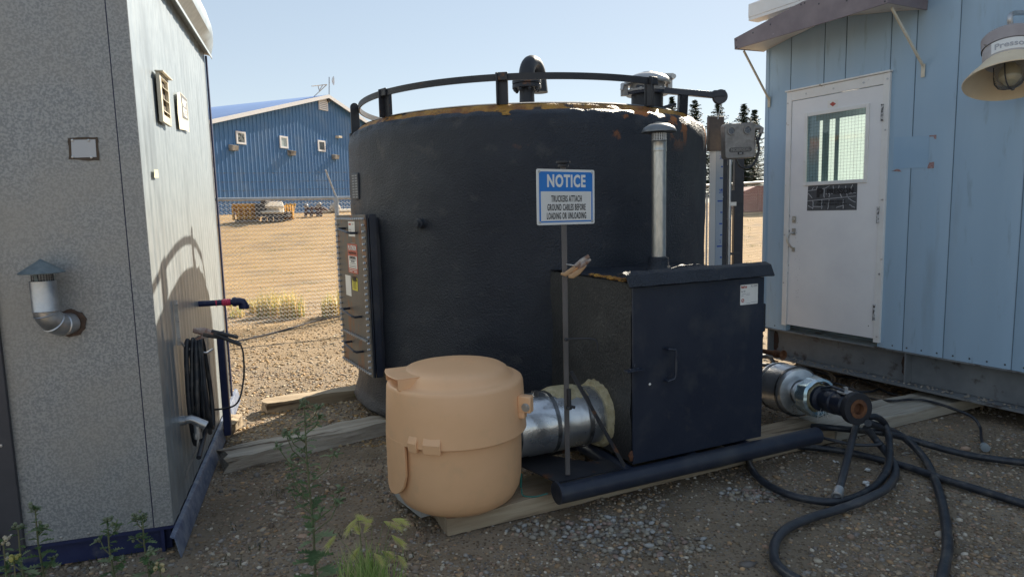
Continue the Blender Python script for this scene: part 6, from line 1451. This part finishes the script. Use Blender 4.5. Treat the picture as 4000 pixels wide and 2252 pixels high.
random.seed(13); spots=[]
for (x,y) in [(600,1420),(660,1380),(560,1330),(850,1350),(1040,1400),(240,1420),(330,1410),(840,1240),(690,1240),(1090,1330)]:
    p=onz(x,y,0); spots.append((p.x,p.y,.10,.06,random.uniform(.15,.4),1))
grass('ground_weeds','wispy dark little weeds sprouting from the shaded gravel',spots,50,.05,[(.05,.07,.03),(.08,.08,.04),(.10,.09,.06)],.0025,kind='stuff',cat='weeds',lean=1.0)
# ---- thistles
def thistle(x,y,h,label,seed,budcol=(.30,.33,.22),br=6,leafy=1.0,lean=0.0,bush=True):
    random.seed(seed); z=gz(x,y); o=thing('thistle',label,'thistle',Vector((x,y,z)),'thistles growing in the foreground')
    st=MB(); lf=MB(); bd_=MB()
    top=Vector((x+lean,y,z+h)); st.tube([(x,y,z),(x+lean*.3+.006,y,z+h*.35),(x+lean*.6-.004,y,z+h*.7),top],[.0055,.0048,.0038,.0022],6)
    G1=[(.13,.21,.08),(.19,.27,.13),(.30,.36,.20),(.10,.17,.07)]
    def leaf(P,d,L,W,c):
        d=d.normalized(); sd_=d.cross(UP).normalized(); n=5; pts=[P]; 
        L_=[];R_=[]
        for i in range(1,n*2):
            t=i/(n*2); ww=W*math.sin(t*math.pi)**.6*(1.0 if i%2 else .42); dr_=UP*(-L*.35*t*t); ctr=P+d*(L*t)+dr_
            L_.append(ctr+sd_*ww+UP*random.uniform(0,.3)*ww+d*(.12*L if i%2 else 0)); R_.append(ctr-sd_*ww+UP*random.uniform(0,.3)*ww+d*(.12*L if i%2 else 0))
        tip=P+d*L-UP*L*.35
        mid=[P+d*(L*i/(n*2))-UP*(L*.35*(i/(n*2))**2) for i in range(1,n*2)]
        vs=[P]+L_+mid+R_+[tip]; k=len(L_); fs=[(0,1,k+1),(0,k+1,2*k+1)]
        for i in range(k-1): fs+=[(1+i,2+i,k+2+i,k+1+i),(k+1+i,k+2+i,2*k+2+i,2*k+1+i)]
        fs+=[(k,3*k+1,2*k),(2*k,3*k+1,3*k)]
        lf.add(vs,fs,None,c)
    def bud(P,s):
        f=random.uniform(.8,1.15); c=(budcol[0]*f,budcol[1]*f,budcol[2]*f); bd_.ico(P,(s,s,s*1.25),1,None,c,jit=.08)
        for k in range(7): a=random.uniform(0,6.28); q=P+Vector((math.cos(a)*s*1.35,math.sin(a)*s*1.35,random.uniform(-.3,.9)*s)); lf.add([P+Vector((math.cos(a+.4)*s*.8,math.sin(a+.4)*s*.8,-s*.3)),P+Vector((math.cos(a-.4)*s*.8,math.sin(a-.4)*s*.8,-s*.3)),q],[(0,1,2)],None,random.choice(G1))
    def cluster(P,n=4):
        for k in range(n): bud(P+Vector((random.uniform(-.016,.016),random.uniform(-.012,.012),random.uniform(-.012,.016))),random.uniform(.0055,.0085))
        for k in range(7): leaf(P-UP*.01,Vector((random.uniform(-1,1),random.uniform(-1,1),random.uniform(0,1))),random.uniform(.02,.04),.008,random.choice(G1))
    cluster(top,6)
    nl=int(24*leafy*h/.5)
    for k in range(nl):
        t=(k+.5)/nl; P=Vector((x+lean*t,y,z+h*t)); a=k*2.4+random.uniform(-.4,.4); L=(.12*(1-t)**1.6+.028)*random.uniform(.6,1.2)*(1 if bush else .8)
        leaf(P,Vector((math.cos(a),math.sin(a)*.8,random.uniform(.1,.6))),L,L*.30,random.choice(G1))
    for k in range(br):
        t=.30+.62*(k+.5)/br; P=Vector((x+lean*t,y,z+h*t)); a=random.choice((0,math.pi))+random.uniform(-.6,.6); L=h*random.uniform(.12,.26)*(1.25-t*.7); e=P+Vector((math.cos(a)*L*.7,math.sin(a)*L*.5,L*.8)); m_=(P+e)/2+Vector((math.cos(a)*L*.12,0,-L*.06))
        st.tube([P,m_,e],[.0030,.0025,.0018],5); cluster(e,3)
        for q in range(6): u_=random.random(); leaf(P.lerp(e,u_),Vector((random.uniform(-1,1),random.uniform(-1,1),.3)),random.uniform(.025,.055),.011,random.choice(G1))
    st.obj('stem',mat('thistle_stem',(.10,.15,.06),(.16,.13,.08),rough=.6,scale=20),o); lf.obj('leaves',m_grass,o,smooth=False); bd_.parts('bud',m_grass,o)
def tp(x,ytop,Y):
    p=ony(x,ytop,Y); return p.x,Y,p.z
x,y,h=tp(765,1012,2.62); thistle(x,y,h,'tall thistle in front of the gravel between shed and drum',101,br=12,leafy=1.1,lean=-.0)
x,y,h=tp(88,1275,2.45); thistle(x,y,h,'dark green thistle standing before the shed door trim',102,br=2,leafy=1.5)
x,y,h=tp(45,1325,2.35); thistle(x,y,h,'thistle with a round cluster of grey buds near the left edge',103,br=1)
x,y,h=tp(8,1360,2.2); thistle(x,y,h,'pale budding thistle cut by the left edge of the picture',104,budcol=(.62,.55,.42),br=2)
x,y,h=tp(270,1308,2.55); thistle(x,y,h,'small thistle against the middle of the navy skid beam',105,br=3)
x,y,h=tp(358,1295,2.55); thistle(x,y,h,'small thistle against the right end of the navy skid beam',106,br=4)
x,y,h=tp(35,1410,2.1); thistle(x,y,h,'short yellow-green thistle in the bottom left corner',107,budcol=(.55,.50,.16),br=1)
x,y,h=tp(402,1428,2.1); thistle(x,y,h,'thistle top with pale yellow buds at the bottom edge',108,budcol=(.62,.52,.30),br=0)
# ---- foxtail barley
random.seed(77)
fx=onz(920,1470,0); Yx=2.62
fb_=thing('foxtail_grass','clump of foxtail grass with feathery drooping heads at the bottom','grass clump',Vector((ony(920,1450,Yx).x,Yx,0)))
b=MB(); hd_=MB(); bx_=ony(925,1450,Yx).x
for k in range(340):
    X=bx_+random.gauss(0,.055); Y=Yx+random.gauss(0,.04); H=random.uniform(.06,.24); d=random.uniform(-.07,.07); c=random.choice([(.32,.46,.13),(.42,.52,.20),(.55,.55,.27),(.24,.36,.10)])
    b.add([(X-.0018,Y,0),(X+.0018,Y,0),(X+d*.4+.0014,Y,H*.6),(X+d*.4-.0014,Y,H*.6),(X+d,Y+random.uniform(-.03,.03),H)],[(0,1,2,3),(3,2,4)],None,c)
for (tx,ty,ux,uy) in [(985,1305,1022,1315),(900,1300,870,1345),(935,1320,905,1300),(985,1345,1016,1372),(965,1310,1010,1330),(845,1345,825,1375),(960,1385,985,1400),(905,1345,900,1330),(1000,1395,1015,1420),(915,1340,930,1305),(940,1390,960,1415),(905,1375,890,1400)]:
    R0=Vector((bx_+random.gauss(0,.03),Yx+random.gauss(0,.02),0)); T1=ony(tx,ty,Yx+random.uniform(-.05,.05)); T2=ony(ux,uy,T1.y)
    cv=catmull([R0,R0.lerp(T1,.6)+UP*.02,T1],6); b.tube(cv,.0011,4,col=(.24,.30,.12)) 
    d0=(T2-T1); L=max(.05,d0.length)
    for q in range(260):
        u_=random.random(); P=T1.lerp(T2,u_*.75)+UP*(.010*math.sin(u_*3.1)); dd=(d0.normalized()+Vector((random.uniform(-.5,.5),random.uniform(-.5,.5),random.uniform(-.45,.35)))).normalized()*random.uniform(.025,.055); w2=Vector((0,0,.0010)); g_=random.random()
        c0=(.66,.72,.24) if g_<.6 else ((.80,.72,.42) if g_<.85 else (.75,.50,.50))
        hd_.add([P-w2,P+w2,P+dd-UP*.006],[(0,1,2)],None,c0)
b.obj('blades',m_grass,fb_,smooth=False); hd_.obj('seed_heads',m_grass,fb_,smooth=False)
# cable on the sunlit ground behind the shed
b=MB(); b.tube(catmull([onz(585,860,.01),onz(640,848,.015),onz(720,828,.01),onz(800,805,.01),onz(860,795,.01)]),.010,7); tag(b.obj('ground_cable',m_darkgrey),'dark cable lying across the sunlit gravel behind the shed','cable')
